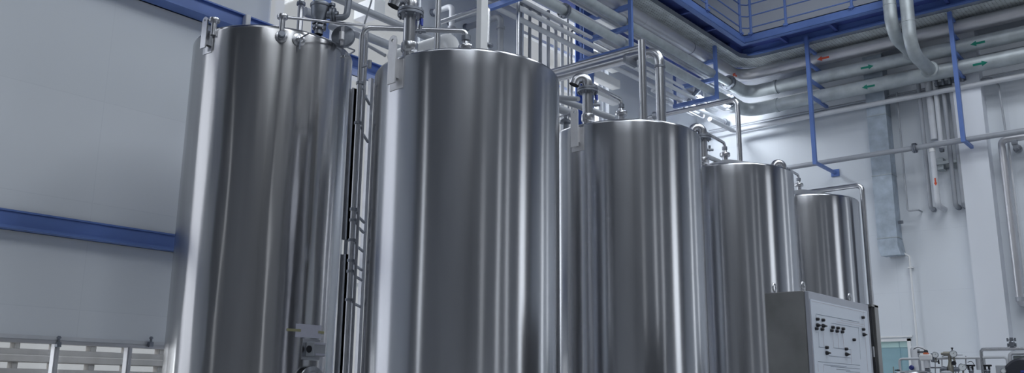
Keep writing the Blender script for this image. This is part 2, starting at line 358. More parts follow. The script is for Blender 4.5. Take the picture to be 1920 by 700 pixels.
# ------------------------------------------------------------------ hangers
AZ = (8.0,8.42,8.85)
def sq(b, p, q, t=.05):
    p, q = V(p), V(q); d = (q-p); ax = max(range(3), key=lambda i: abs(d[i])); lo = [min(p[i],q[i])-(t/2) for i in range(3)]; hi = [max(p[i],q[i])+(t/2) for i in range(3)]
    return b.box(lo, hi)
def hanger(Y, x1, x0, label, arms=AZ, inner=None):
    r = E('pipe_hanger',(x1,Y,arms[0]),label,'hanger')
    sq(MB(),(x1,Y,arms[0]),(x1,Y,GZ+.02),.07).build('post','blue',r,smooth=False)
    for z in arms: sq(MB(),(x0,Y,z),(x1-.08,Y,z),.085).build('arm','blue',r,smooth=False)
    top = inner if inner else arms[-1]
    sq(MB(),(x0,Y,arms[0]+.06),(x0,Y,top+.3),.05).build('inner_post','blue',r,smooth=False)
    return r
hanger(10.58,-8.48,-9.48,'blue pipe hanger frame whose arm shows right of the white box column')
hanger(13.6,-8.47,-9.62,'blue pipe hanger frame above and behind the second wide tank')
hanger(17.2,-8.55,-9.58,'blue square-bottomed pipe hanger frame just left of the pipe corner')
def hanger_far(x, Y, zf, label):
    r = E('pipe_hanger',(x,Y,zf),label,'hanger')
    b = MB(); sq(b,(x,Y,zf),(x,Y,GZ+.02),.08); b.build('post','blue',r,smooth=False)
    for z in (zf,7.98,8.36,8.74,9.1):
        sq(MB(),(x,Y+.06,z),(x,YF-.03 if z==zf else YF-.25,z),.06).build('arm','blue',r,smooth=False)
    MB().box((x-.09,YF-.03,zf-.08),(x+.09,YF,zf+.08)).build('foot_plate','blue',r,smooth=False)
    return r
hanger_far(-6.90,18.32,6.49,'blue pipe hanger with a wall foot, nearest the pipe corner on the far wall')
hanger_far(-4.02,18.5,6.52,'blue pipe hanger with a wall foot, right of the galvanised drop pipes')

# ------------------------------------------------------------------ rack pipes
def arrow(parent, name, p, axis_dir, r, m, L=.27, H=.1):
    """arrow wrapped on a cylinder whose axis passes p; faces the eye"""
    p = V(p); ax = V(axis_dir).normalized(); to = (EYE-p); to = (to-ax*to.dot(ax)).normalized(); side = ax.cross(to)
    # outline strips across s (axis) with half height h(s)
    prof = [(-.5*L,H*.22),(.1*L,H*.22),(.1*L,H*.55),(.5*L,.001)]
    vs = []; fs = []; rows = []
    for s_, h in prof:
        row = []
        for k in range(5):
            a = (h*(k-2)/2)/r; q = p + ax*s_ + (to*math.cos(a)+side*math.sin(a))*(r+.003); row.append(len(vs)); vs.append(q)
        rows.append(row)
    for i in (0,2):
        for k in range(4): fs.append((rows[i][k],rows[i][k+1],rows[i+1][k+1],rows[i+1][k]))
    b = MB().add(vs, fs); b.build(name, m, parent)
def flange(c, ax, r0, r, t=.03, nb=8, parent=None, m='steel', bm='cast', gap=.006, bolts=True):
    c = V(c); ax = V(ax).normalized()
    f = MB(); f.lathe([(r0,-t),(r,-t),(r,-gap/2),(r*.8,-gap/2),(r*.8,gap/2),(r,gap/2),(r,t),(r0,t)],c,ax,28)
    fo = f.build('flange', m, parent)
    u = ax.orthogonal().normalized(); w = ax.cross(u)
    if bolts:
        for i in range(nb):
            a = 2*PI*(i+.5)/nb; q = c+(u*math.cos(a)+w*math.sin(a))*(r0*.25+r*.75-.004)
            MB().cyl(q-ax*(t+.02), q+ax*(t+.02), r*.085, 6).build('bolt', bm, fo if parent.parent is None else parent)
    return fo
IX, G1X, G2X = -8.80, -8.62, -8.66
R_IN = .145
def pipe_thing(name, runs, label, cat='pipe'):
    c = runs[0][1][0]; r = E(name, c, label, cat)
    for pn, pts, rad, fil, m in runs: MB().tube(pts, rad, fil, seg=18, n=9).build(pn, m, r)
    return r
ins = pipe_thing('insulated_pipe',[('cladding',[(IX,9.2,9.0),(IX,18.9,9.0),(4.5,18.9,9.0)],R_IN,.42,'clad')],'large silver clad pipe with red arrows turning the corner under the gallery')
for y in (11.9,14.55,16.5):
    MB().lathe([(R_IN,-.012),(R_IN+.005,-.012),(R_IN+.005,.012),(R_IN,.012)],(IX,y,9.0),(0,1,0),24).build('joint_band','cast' if y>16 else 'clad',ins)
for x in (-7.75,-5.2,-2.2): MB().lathe([(R_IN,-.012),(R_IN+.005,-.012),(R_IN+.005,.012),(R_IN,.012)],(x,18.9,9.0),(1,0,0),24).build('joint_band','clad',ins)
arrow(ins,'flow_arrow',onY(1543,104,18.9)*1.0 if False else (onY(1543,104,18.77).x,18.9,9.0),(-1,0,0),R_IN,'red')
arrow(ins,'flow_arrow',(IX,onX(1377,131,IX+.1).y,9.0),(0,-1,0),R_IN,'red')
g1 = pipe_thing('galvanised_pipe',[('inner_run',[(G1X,9.2,8.57),(G1X,17.95,8.57)],.088,0,'galv'),('outer_run',[(G1X,18.0,8.57),(G1X,18.9,8.57),(4.5,18.9,8.57)],.145,.32,'galv')],'upper galvanised pipe with green arrows below the silver clad pipe')
flange((G1X,17.96,8.57),(0,1,0),.10,.17,parent=g1,m='cast')
g2 = pipe_thing('galvanised_pipe',[('inner_run',[(G2X,9.2,8.15),(G2X,18.0,8.15)],.088,0,'galv'),('outer_run',[(G2X,18.05,8.15),(G2X,18.9,8.13),(4.5,18.9,8.13)],.15,.32,'galv')],'lower galvanised pipe with green arrows, lowest thick pipe of the rack')
flange((G2X,18.02,8.15),(0,1,0),.10,.16,parent=g2,m='cast')
flange((G2X,onX(1058,22,G2X).y,8.15),(0,1,0),.088,.135,parent=g2,m='cast')
for g_,zz in ((g1,8.57),(g2,8.13)):
    for x in (-7.9,): MB().lathe([(.13,-.03),(.165,-.03),(.165,.03),(.13,.03)],(x,18.9,zz),(1,0,0),24).build('collar','galv',g_)
def far_arrow(px,py,z,rad,d,m,par): arrow(par,'flow_arrow',(onY(px,py,18.9-rad).x,18.9,z),(d,0,0),rad,m)
far_arrow(1832,73,8.57,.145,-1,'green',g1); far_arrow(1625,120,8.57,.145,1,'green',g1)
far_arrow(1836,105,8.13,.15,1,'green',g2); far_arrow(1627,150,8.13,.15,-1,'green',g2)
# drop pipes
for k,(px,gz,ye,gp) in enumerate(((1671,8.57,18.76,g1),(1703,8.13,18.76,g2))):
    p = onY(px,40,17.4); x = p.x
    t = E('drop_pipe',(x,17.4,gz),('left' if k==0 else 'right')+' fat galvanised drop pipe curving into the '+('upper' if k==0 else 'lower')+' rack pipe','pipe')
    MB().tube([(x,17.4,12.9),(x,17.4,gz),(x,ye,gz)],.125,.42,seg=20,n=10).build('duct_run','galv',t)
    MB().lathe([(.125,-.02),(.165,-.02),(.175,.01),(.15,.05),(.125,.05)],(x,18.62,gz),(0,1,0),24).build('saddle_collar','galv',t)
    MB().lathe([(.125,-.012),(.131,-.01),(.131,.01),(.125,.012)],(x,17.4,gz+.62),(0,0,1),24).build('seam_ring','galv',t)
# thin pipes in the far rack
def simple_tube(name, pts, r, label, m='steel', fil=.1, cat='pipe', seg=12, group=None):
    return T(MB().tube(pts, r, fil, seg=seg).build(name, m), label, cat, group)
simple_tube('small_pipe',[(-9.2,9.4,8.88),(-9.2,19.2,8.80),(4.5,19.2,8.80)],.035,'thin pale pipe between the silver clad pipe and upper galvanised pipe','palepipe')
simple_tube('small_pipe',[(-9.35,9.4,8.45),(-9.35,19.2,8.38),(4.5,19.2,8.38)],.035,'thin pale pipe between the two galvanised rack pipes','palepipe')
pp = simple_tube('small_pipe',[(-9.1,17.9,7.78),(-9.1,19.1,7.78),(4.5,19.1,7.78)],.055,'pale pipe hugging the underside of the lowest galvanised pipe','palepipe')
simple_tube('small_pipe',[(-9.3,9.4,8.6),(-9.3,15.5,8.6),(-9.3,18.2,8.6)],.038,'pale pipe on the middle hanger arms, inner side of the left rack','palepipe')
simple_tube('small_pipe',[(-8.98,9.4,8.5),(-8.98,18.3,8.5)],.036,'pale pipe on the middle hanger arms beside the upper galvanised pipe','palepipe')
simple_tube('small_pipe',[(-9.12,9.4,8.1),(-9.12,18.3,8.1)],.045,'pale pipe on the bottom hanger arms of the left rack','palepipe')
simple_tube('small_pipe',[(-9.0,9.4,8.72),(-9.0,18.1,8.72)],.03,'thin steel tube under the silver clad pipe in the left rack','greypipe')
# long low pale pipe with a capped end
t = E('capped_pipe',(-9.45,12,8.12),'long pale pipe on the left rack ending in a dark cap near the corner','pipe')
y1 = onX(1368,225,-9.45).y
MB().tube([(-9.45,8.6,8.12),(-9.45,min(y1,19.3),8.12)],.05,0,16).build('pipe_run','palepipe',t)
MB().lathe([(.05,0),(.085,0),(.095,.03),(.085,.06),(.03,.08)],(-9.45,min(y1,19.3),8.12),(0,1,0),16,True,True).build('end_cap','cast',t)
# far wall: thin conduits and low pipes
yw = 19.25
def wpt(px,py,Y=yw): return onY(px,py,Y)
p0 = wpt(1389,239); zc1 = p0.z
simple_tube('conduit',[(-9.9,yw,zc1+.0),(wpt(1858,146).x,yw,wpt(1858,146).z),(wpt(1872,156).x,yw,wpt(1872,156).z-.05),(wpt(1886,250).x,yw,wpt(1886,250).z)],.02,'thin steel conduit bending down beside the pilaster on the far wall',m='greypipe',fil=.08)
simple_tube('conduit',[(-9.9,19.4,zc1+.12),(4.,19.4,zc1+.12)],.014,'thin straight conduit running the length of the far wall',m='greypipe')
t = E('low_pipe',(-6,18.9,6.65),'grey pipe resting on the hanger feet along the far wall','pipe')
MB().tube([(-8.6,18.9,6.62),(4,18.9,6.62)],.055,0,16).build('pipe_run','greypipe',t)
xfl = onY(1714,267,18.9).x
flange((xfl,18.9,6.62),(1,0,0),.05,.105,t=.03,parent=t,m='cast')
zb = onY(1745,272,18.95).z; xb = onY(1747,272,18.95).x
t = E('return_pipe',(xb,18.95,zb),'pale pipe below the hanger feet turning down the far wall with a red mark','pipe')
p1 = onY(1754,386,18.95)
MB().tube([(4,18.95,zb),(xb,18.95,zb),(xb,18.95,p1.z),(xb,19.45,p1.z)],.055,.1,16).build('pipe_run','palepipe',t)
MB().lathe([(.055,-.05),(.064,-.05),(.064,.05),(.055,.05)],(xb,18.95,zb-.1),(0,0,1),18).build('elbow_sleeve','white',t)
arrow(t,'flow_mark',(xb,18.95,onY(1749,343,18.95).z),(0,0,-1),.055,'red',.16,.06)
# row of vertical pipes
def down(px0, py0, px1, py1, r, label, m='greypipe', elbow=True, Y=19.2, tag='wall_pipe', ztop=None, valve=False):
    b0 = onY(px1,py1,Y); z0 = ztop or onY(px0,py0,Y).z
    t = E(tag,(b0.x,Y,b0.z),label,'pipe')
    pts = [(b0.x,Y,z0),(b0.x,Y,b0.z)]+([(b0.x,19.49,b0.z)] if elbow else [])
    MB().tube(pts, r, r*1.6, 14).build('pipe_run', m, t)
    if elbow: MB().lathe([(r,-.03),(r*1.25,-.03),(r*1.25,.03),(r,.03)],(b0.x,19.4,b0.z),(0,1,0),14).build('wall_collar','cast',t)
    if valve: MB().box((b0.x-.04,Y-.05,b0.z-.06),(b0.x+.04,Y+.03,b0.z+.03),.01).build('end_valve','cast',t)
    return t
down(1725,150,1745,390,.042,'leftmost grey vertical pipe of the far wall cluster',ztop=8.1)
down(1740,155,1752,262,.075,'thick pale vertical pipe behind the left of the far wall cluster','palepipe',False,19.25,ztop=8.1)
down(1757,155,1766,280,.05,'short grey vertical pipe ending in a small valve in the far wall cluster','palepipe',False,19.2,ztop=8.1,valve=True)
down(1771,150,1792,386,.045,'slender dark vertical pipe second from right of the far wall cluster',ztop=7.86)
down(1787,150,1808,384,.055,'rightmost vertical pipe of the far wall cluster','greypipe',ztop=7.86)
# clamp cluster above them and galvanised bracket between
cx_ = onY(1783,152,19.2); b = MB(); b.box((cx_.x-.3,19.1,cx_.z-.07),(cx_.x+.3,19.4,cx_.z+.0))
for k in range(5): b.cyl((cx_.x-.25+k*.125,19.08,cx_.z-.1),(cx_.x-.25+k*.125,19.08,cx_.z+.1),.03,10)
T(b.build('pipe_clamp','cast'),'dark clamp bar holding the vertical pipes under the rack','clamp')
cb = onY(1789,304,19.3); b = MB(); b.box((cb.x-.32,19.2,cb.z-.03),(cb.x+.2,19.26,cb.z+.03)); b.box((cb.x-.34,19.26,cb.z-.12),(cb.x-.2,19.49,cb.z+.12)); b.box((cb.x+.12,19.26,cb.z-.1),(cb.x+.2,19.49,cb.z+.1)); b.box((cb.x-.42,19.46,cb.z-.06),(cb.x+.2,19.5,cb.z+.06))
T(b.build('pipe_bracket','galv',smooth=False),'galvanised bracket halfway down the two right pipes of the cluster','bracket')
# thin drop conduit with foot
q0 = wpt(1702,396); q1 = wpt(1722,396)
simple_tube('conduit',[(q0.x,yw,8.0),(q0.x,yw,q0.z),(q1.x,yw,q0.z),(q1.x,19.49,q0.z)],.018,'thin conduit dropping down the far wall right of the galvanised duct',m='greypipe',fil=.05)
# right-hand drops
zq = onY(1878,263,19.2).z; xq = onY(1877,263,19.2).x; zqb = onY(1903,568,19.2).z
t = E('wall_pipe',(xq,19.2,zqb),'bright silver vertical pipe at the right edge with an elbow into the wall','pipe')
MB().tube([(4,19.2,zq),(xq,19.2,zq),(xq,19.2,zqb),(xq,19.49,zqb)],.068,.1,16).build('pipe_run','clad',t)
MB().lathe([(.068,-.04),(.076,-.04),(.076,.04),(.068,.04)],(xq,19.2,zqb+.06),(0,0,1),16).build('elbow_sleeve','greypipe',t)
x2 = onY(1889,263,19.3).x
simple_tube('conduit',[(x2,19.35,zq),(x2,19.35,zqb-.0),(x2,19.49,zqb-.0)],.022,'thin vertical tube right beside the bright silver wall pipe','palepipe')
bq = onY(1905,275,19.3); b = MB(); b.box((bq.x-.05,19.15,bq.z+.02),(bq.x+.05,19.25,bq.z+.12)); b.box((bq.x-.04,19.2,bq.z-.05),(bq.x+.04,19.49,bq.z+.04)); b.cyl((bq.x,19.42,bq.z-.01),(bq.x,19.49,bq.z-.01),.08,12)
T(b.build('wall_bracket','greypipe',smooth=False),'small grey pipe bracket high at the right edge','bracket')

# perforated tray
tr = E('cable_tray',(-8.9,18.3,9.2),'perforated galvanised cable tray rounding the corner under the gallery','tray')
def tray_path(off, z):
    r = .35; pts = [(-8.42-off,4.,z)]
    cx,cy = -8.42+r, 18.42-r
    for k in range(9): a = PI - (PI/2)*k/8; pts.append((cx+(r+off)*math.cos(a), cy+(r+off)*math.sin(a), z))
    pts.append((4.5,18.42+off,z)); return pts
def strip(offs_z, m, name, th=.006):
    b = MB(); rows = [tray_path(o,z) for o,z in offs_z]; n = len(rows[0]); vs = [p for r in rows for p in r]; fs = []
    for k in range(len(rows)-1):
        for i in range(n-1): fs.append((k*n+i,k*n+i+1,(k+1)*n+i+1,(k+1)*n+i))
    b.add(vs, fs); return b.build(name, m, tr)
strip([(0,9.2),(.62,9.2),(.62,9.206),(0,9.206),(0,9.2)],'perf','tray_base')
strip([(0,9.195),(0,9.30),(.008,9.30),(.008,9.195),(0,9.195)],'galv','tray_side')
strip([(.615,9.195),(.615,9.30),(.623,9.30),(.623,9.195),(.615,9.195)],'galv','tray_side')

# galvanised wall duct with slanted outlet
dx0 = onY(1622,175,19.15).x; dx1 = dx0+.40; zlo = onY(1655,447,19.15).z
t = E('ventilation_duct',((dx0+dx1)/2,19.3,zlo),'rectangular galvanised duct down the far wall with a slanted perforated outlet','duct')
b = MB(); b.box((dx0,19.15,zlo),(dx1,YF-.01,8.9)); b.build('duct_run','duct',t,smooth=False)
for z in (onY(1640,217,19.15).z, zlo+.0, zlo+1.35): MB().box((dx0-.008,19.142,z-.008),(dx1+.008,YF-.01,z+.008)).build('joint_flange','galv',t,smooth=False)
MB().prism([(dx0,19.15,zlo),(dx0,YF-.01,zlo),(dx0+.06,YF-.05,zlo-.36),(dx0+.06,19.10,zlo-.38),(dx0,19.13,zlo-.18)],(.40,0,0)).build('outlet','duct',t,smooth=False)
b = MB().box((dx1,19.3,zlo+.3),(dx1+.09,19.36,zlo+.36)); b.build('side_clip','cast',t,smooth=False)
# thin white pipe from the outlet
a0 = onY(1683,476,19.4); a1 = onY(1705,481,19.4); a2 = onY(1714,650,19.4)
t = E('drain_pipe',(a1.x,19.4,1),'thin white drain pipe from the duct outlet down to an insulated sleeve','pipe')
MB().tube([(dx1+.02,19.4,a0.z),(a1.x,19.4,a1.z),(a1.x,19.4,.2)],.022,.05,12).build('pipe_run','white',t)
MB().box((a1.x-.05,19.38,onY(1710,503,19.4).z),(a1.x+.05,19.49,onY(1710,503,19.4).z+.03)).build('clip','white',t,smooth=False)

# ------------------------------------------------------------------ tanks
R0 = .9
def tank_shell(root, c, r, zt, m, knuckle=.035, rise=.22, seams=()):
    cx, cy = c; prof = [(r*.5,.42),(r*.9,.5),(r,.62)]
    zs = zt-knuckle
    n = 26
    for i in range(1, n+1): prof.append((r, .62+(zs-.62)*i/n))
    for k in range(1,7): a = PI/2*k/6; prof.append((r-knuckle+knuckle*math.cos(a), zs+knuckle*math.sin(a)))
    MB().lathe(prof,(cx,cy,0),seg=96,cap0=True).build('tank_shell',m,root)
    MB().lathe([(r-knuckle-.002,zt-.004),(r*.6,zt+rise*.42),(r*.25,zt+rise*.86),(.12,zt+rise),(.0005,zt+rise+.01)],(cx,cy,0),seg=64).build('dome_head','dome',root)
    for z in seams: MB().lathe([(r-.001,z-.006),(r+.0022,z-.002),(r+.0022,z+.002),(r-.001,z+.006)],(cx,cy,0),seg=96).build('weld_seam',m,root)
    for k in range(4):
        a = PI/4+k*PI/2; x = cx+(r-.12)*math.cos(a); y = cy+(r-.12)*math.sin(a)
        b = MB(); b.cyl((x,y,.03),(x,y,.62),.06,16); b.cyl((x,y,0),(x,y,.03),.11,16); b.build('leg','steel',root)
def lug(root, c, r, zt, ang, w=.1, h=.30, up=.12, m='plate', out=.045):
    """lifting lug: plate with round head and hole standing off the shell on a backing pad"""
    d = V((math.cos(ang), math.sin(ang), 0)); t = V((-math.sin(ang), math.cos(ang), 0)); c3 = V((c[0],c[1],0))
    base = c3+d*(r+.004)
    pad = MB(); W = w*.85; 
    rows = []
    for k in range(5):
        s = -W+2*W*k/4; a = s/r; dd = V((math.cos(ang+a), math.sin(ang+a),0))
        rows.append(c3+dd*(r+.007))
    vs = [p+V((0,0,zt-.05)) for p in rows]+[p+V((0,0,zt-.05-h*.9)) for p in rows]
    fs = [(i,i+1,i+6,i+5) for i in range(4)]
    vs2 = [p+V((0,0,zt-.05))-(p-c3).normalized()*.012 for p in rows]+[p+V((0,0,zt-.05-h*.9))-(p-c3).normalized()*.012 for p in rows]
    pad.add(vs+vs2, fs+[(4,14,19,9) if False else (0,5,15,10),(4,9,19,14),(0,1,11,10),(1,2,12,11),(2,3,13,12),(3,4,14,13),(5,6,16,15),(6,7,17,16),(7,8,18,17),(8,9,19,18)])
    # plate outline with hole (local: s along t, z)
    out_ = []; z0 = zt-h+.02; zc = zt+up; hw = w/2
    N = 16
    outer = [(-hw,z0),(hw,z0)]+[(hw*math.cos(PI*k/N), zc+hw*math.sin(PI*k/N)) for k in range(N+1)]
    hr = hw*.36; M_ = len(outer)
    # hole ring matched by nearest angle around centre (0,zc)
    hole = []
    for (s,z) in outer: a = math.atan2(z-zc, s) ; hole.append((hr*math.cos(a), zc+hr*math.sin(a)))
    p = MB(); th = .016
    def P3(s,z,o): return base+d*(out+o)+t*s+V((0,0,z))
    vs = [P3(s,z,0) for s,z in outer]+[P3(s,z,0) for s,z in hole]+[P3(s,z,th) for s,z in outer]+[P3(s,z,th) for s,z in hole]
    fs = []
    for i in range(M_):
        j = (i+1)%M_
        fs += [(i,j,M_+j,M_+i),(2*M_+i,3*M_+i,3*M_+j,2*M_+j),(i,2*M_+i,2*M_+j,j),(M_+i,M_+j,3*M_+j,3*M_+i)]
    p.add(vs, fs)
    sp = V(P3(0,0,0)); 
    for s in (-hw*.55,hw*.55):
        q0 = base+t*s+V((0,0,zt-h*.75)); p.add([*(q0+x for x in (t*-.006, t*.006, t*.006+d*(out+.003), t*-.006+d*(out+.003)))]+[*(q0+V((0,0,h*.6))+x for x in (t*-.006, t*.006, t*.006+d*(out+.003), t*-.006+d*(out+.003)))],[(0,1,2,3),(4,7,6,5),(0,4,5,1),(1,5,6,2),(2,6,7,3),(3,7,4,0)])
    lo = p.build('lifting_lug',m,root,smooth=False)
    pad.build('lug_pad',m,lo,smooth=False)
TZ = 4.62
tanks = [((-5.56,5.967),4.53,'widest stainless tank, with a vent gooseneck, second tank from the left'),
         ((-5.60,8.78),4.58,'stainless tank in the middle of the row, third from the left'),
         ((-5.64,11.58),4.67,'fourth stainless tank from the left, partly behind the grey control cabinet'),
         ((-5.71,14.43),4.76,'smallest looking stainless tank at the far end of the row')]
troots = []
# angle of the lug and nozzle, measured on the second tank
def at_tank(i, dx, dy, z): c,_z,_l = tanks[i]; return V((c[0]+dx, c[1]+dy, z))
c2 = V((-5.57,5.96,0))
lugp = onZ(737,100,4.55); lug_ang = math.atan2(lugp.y-c2.y, lugp.x-c2.x)
# lug sits on the shell: intersect the ray with the cylinder
def hit_cyl(px,py,c,r):
    v = ray(px,py); ox, oy = EYE.x-c[0], EYE.y-c[1]; A = v.x**2+v.y**2; B = 2*(ox*v.x+oy*v.y); C_ = ox*ox+oy*oy-r*r; D = B*B-4*A*C_
    if D < 0: return None
    t = (-B-math.sqrt(D))/(2*A); return EYE+v*t
h2 = hit_cyl(736,132,tanks[0][0],R0-.02+.05); la = math.atan2(h2.y-tanks[0][0][1], h2.x-tanks[0][0][0])
nz = onZ(765,94,4.58); ndx, ndy = nz.x-c2.x, nz.y-c2.y
def gooseneck(root, p, hn, s=1., d=None):
    """flanged vent neck with an elbow opening downwards; p at the neck base"""
    p = V(p); b = MB(); r = .066*s
    b.lathe([(r,-.08),(r,.04),(r*1.22,.055),(r*1.25,.06),(r*1.25,.125),(r*1.22,.13),(r,.135),(r,hn)],p,seg=28)
    v = b.build('vent_neck','steel',root)
    zt_ = p.z+hn
    flange((p.x,p.y,zt_),(0,0,1),r,r*1.95,t=.028*s,parent=v,m='cast')
    dd = V(d).normalized()
    q = V((p.x,p.y,zt_+.03)); e = MB(); ra = .078*s
    path = [q, q+V((0,0,.05*s))]
    for k in range(1,13):
        a = math.radians(165)*k/12; path.append(q+V((0,0,.05*s+ra*math.sin(a)))+dd*(ra*(1-math.cos(a))))
    dn = (path[-1]-path[-2]).normalized(); path.append(path[-1]+dn*.035*s)
    e.tube(path, r*1.02, 0, seg=24, cap=False)
    eo = e.build('vent_elbow','steel',v)
    MB().lathe([(r*.99,0),(r*.6,.001),(.001,.002)],path[-1]-dn*.012,dn,24).build('elbow_bore','hole',v)
    return v
left = -RR*1.0; left.z = 0; left = (left - FW*0.0).normalized()
def spray_line(root, c, z, d0, riser=None, s=1.):
    """CIP nozzle at dome centre c, with thin pipe arriving from direction d0"""
    c = V(c); b = MB(); b.lathe([(.04,-.03),(.04,.08),(.07,.08),(.075,.09),(.075,.12),(.07,.13),(.035,.13),(.03,.17),(.022,.17),(.022,.2)],c,seg=20)
    b.build('spray_nozzle','steel',root)
for i,(c,zt,lab) in enumerate(tanks):
    r = E('storage_tank',(c[0],c[1],0),lab,'tank'); troots.append(r)
    R0 = .88 if i == 0 else .9
    tank_shell(r,c,R0,zt,'tank',rise=.24)
    lug(r,c,R0,zt,la)
    lug(r,c,R0,zt,la+PI)
    np_ = V((c[0]+ndx,c[1]+ndy,zt-.02))
    gooseneck(r,np_,.42,.92,left)
    # small ball valve with blue lever on the neck
    side = V((math.cos(YAW),math.sin(YAW),0))
    b = MB(); q = np_+V((0,0,.25))+side*.05; b.cyl(q,q+side*.09,.018,12); b.cyl(q+side*.04-V((0,0,.02)),q+side*.04+V((0,0,.06)),.016,12); b.build('neck_valve','cast',r)
    if i < 2: MB().box(q+side*.035-V((.006,.006,-.05)),q+side*.06+V((.006,.006,.12)),.004).build('valve_lever','handle',r)
    ax = V((c[0]-.03,c[1],zt+.24)); spray_line(r,ax,0,0)
    top = ax+V((0,0,.2)); fr = ax+V((0,0,.28))
    lb = ['thin steel spray pipe feeding the top of the widest tank from the left','thin steel spray pipe on top of the middle tank, beside its gooseneck','thin steel spray pipe on top of the fourth tank','thin steel spray pipe on top of the farthest tank'][i]
    if i == 0:
        rz = onZ(680,52,fr.z); RX, RY = rz.x, rz.y; pts = [top-V((0,0,.02)),fr,rz,V((RX,RY,.02))]
        t = E('spray_pipe',V((RX,RY,0)),lb,'pipe'); MB().tube(pts,.027,.09,14).build('pipe_run','steel',t)
        MB().lathe([(.027,0),(.045,.0),(.045,.05),(.027,.05)],top-V((0,0,.02)),seg=16).build('union_nut','cast',t)
    else:
        t = E('spray_pipe',top,lb,'pipe'); e0 = np_+V((0,0,.24))
        MB().tube([top-V((0,0,.02)),fr,V((e0.x,e0.y,fr.z-.02))],.022,.07,14).build('pipe_run','steel',t)
        MB().lathe([(.022,0),(.038,.0),(.038,.045),(.022,.045)],top-V((0,0,.02)),seg=16).build('union_nut','cast',t)
# tall first tank
C1 = (-8.29,5.655); R1 = .88; Z1 = 5.38
t1 = E('storage_tank',(C1[0],C1[1],0),'tallest stainless tank at the left with a taped paper notice low on its side','tank')
tank_shell(t1,C1,R1,Z1,'tank_b',knuckle=.05,rise=.22)
h1 = hit_cyl(383,75,C1,R1+.05); lug(t1,C1,R1,Z1,math.atan2(h1.y-C1[1],h1.x-C1[0]) if h1 else PI*1.1, w=.085,h=.26,up=.07,m='steel')
def small_nozzle(px, py, z, root, hh=.12):
    p = onZ(px,py,z); b = MB(); b.lathe([(.03,-.1),(.03,hh),(.055,hh),(.06,hh+.02),(.055,hh+.04),(.0005,hh+.045)],(p.x,p.y,z),seg=18,cap0=True); b.build('capped_nozzle','steel',root); return V((p.x,p.y,z+hh))
small_nozzle(401,50,Z1,t1,.05); nn = small_nozzle(529,45,Z1+.02,t1,.06)
# sampling bosses on the shell
def boss(px, py, root, rr=.065, plug=True):
    h = hit_cyl(px,py,C1,R1); d = V((h.x-C1[0],h.y-C1[1],0)).normalized()
    b = MB(); b.lathe([(rr,-.01),(rr,.012),(rr*.7,.018),(rr*.55,.018),(rr*.55,.05),(rr*.4,.055),(.001,.056)],h,d,24); bo = b.build('shell_boss','plate' if False else 'steel',root)
    if plug:
        c = MB(); c.lathe([(rr*.55,.05),(rr*.6,.05),(rr*.6,.09),(rr*.45,.1),(.001,.1)],h,d,20,True); c.build('boss_cap','cast',bo)
    return h, d
boss(527,69,t1); hb, db = boss(560,75,t1,.07,False)
hs, ds = boss(645,106,t1,.02,False)
# bent rod strung between boss and the stud at the right
p1_ = hb+db*.05; p2_ = hit_cyl(580,62,C1,R1+.12) or p1_; p3_ = hit_cyl(667,95,C1,R1+.10) or hs+ds*.1
b = MB(); b.tube([p1_-V((0,0,.12)),p1_,p2_,p3_,hs+ds*.02],.009,.01,8); b.build('bent_rod','cast',t1)
# manhole near the bottom
mh = hit_cyl(578,719,C1,R1); md = V((mh.x-C1[0],mh.y-C1[1],0)).normalized()
b = MB(); b.lathe([(.135,-.06),(.135,.04),(.165,.04),(.17,.05),(.165,.06),(.12,.065),(.115,.055),(.07,.07),(.001,.075)],mh,md,32); b.build('manhole','steel',t1)
# bracket box
bh = hit_cyl(583,656,C1,R1); bd = V((bh.x-C1[0],bh.y-C1[1],0)).normalized(); bt = V((-bd.y,bd.x,0)); rotm = Matrix((bd,bt,V((0,0,1)))).transposed()
def lbox(b, c, x0,x1,y0,y1,z0,z1,bev=0): 
    n = len(b.v); b.box((x0,y0,z0),(x1,y1,z1),bev); 
    for i in range(n,len(b.v)): b.v[i] = tuple(rotm @ V(b.v[i]) + V(c))
    return b
lb_ = lbox(MB(),bh,-.012,.006,-.125,.12,-.105,.105,.004).build('instrument_pad','steel',t1,smooth=False)
b = MB(); lbox(b,bh,.006,.12,-.075,.085,-.07,.07,.006); bo = b.build('instrument_box','greyplast',t1,smooth=False)
b = MB(); lbox(b,bh,.12,.124,-.05,.08,-.062,-.042); lbox(b,bh,.12,.124,-.07,.08,.045,.062); b.build('label_strip','paper',bo,smooth=False)
b = MB(); b.lathe([(.035,0),(.035,.012),(.022,.014),(.001,.014)],bh+bd*.06-bt*.075,-bt,18,True); b.build('gland','black',bo)
# taped notice (curved sheet on the shell)
nh = hit_cyl(579,621,C1,R1+.004); na = math.atan2(nh.y-C1[1],nh.x-C1[0])
def curved(c, r, a0, a1, z0, z1, th=.001, n=10, tilt=0.):
    vs = []; fs = []
    for k in range(n+1):
        a = a0+(a1-a0)*k/n; dz = tilt*(k/n-.5)
        for rr_ in (r, r+th):
            for z in (z0,z1): vs.append((c[0]+rr_*math.cos(a), c[1]+rr_*math.sin(a), z+dz))
    for k in range(n):
        i = k*4; j = i+4; fs += [(i,j,j+1,i+1),(i+2,i+3,j+3,j+2),(i,i+2,j+2,j),(i+1,j+1,j+3,i+3)]
    fs += [(0,1,3,2),(n*4,n*4+2,n*4+3,n*4+1)]
    return MB().add(vs, fs)
wz = .055
aL = math.atan2(*(lambda h:(h.y-C1[1],h.x-C1[0]))(hit_cyl(554,620,C1,R1+.004))); aR = math.atan2(*(lambda h:(h.y-C1[1],h.x-C1[0]))(hit_cyl(602,622,C1,R1+.004)))
zn0 = hit_cyl(579,634,C1,R1+.004).z; zn1 = hit_cyl(579,609,C1,R1+.004).z
nt_ = E('taped_notice',(nh.x,nh.y,zn0),'blank white paper notice taped to the tall tank','notice')
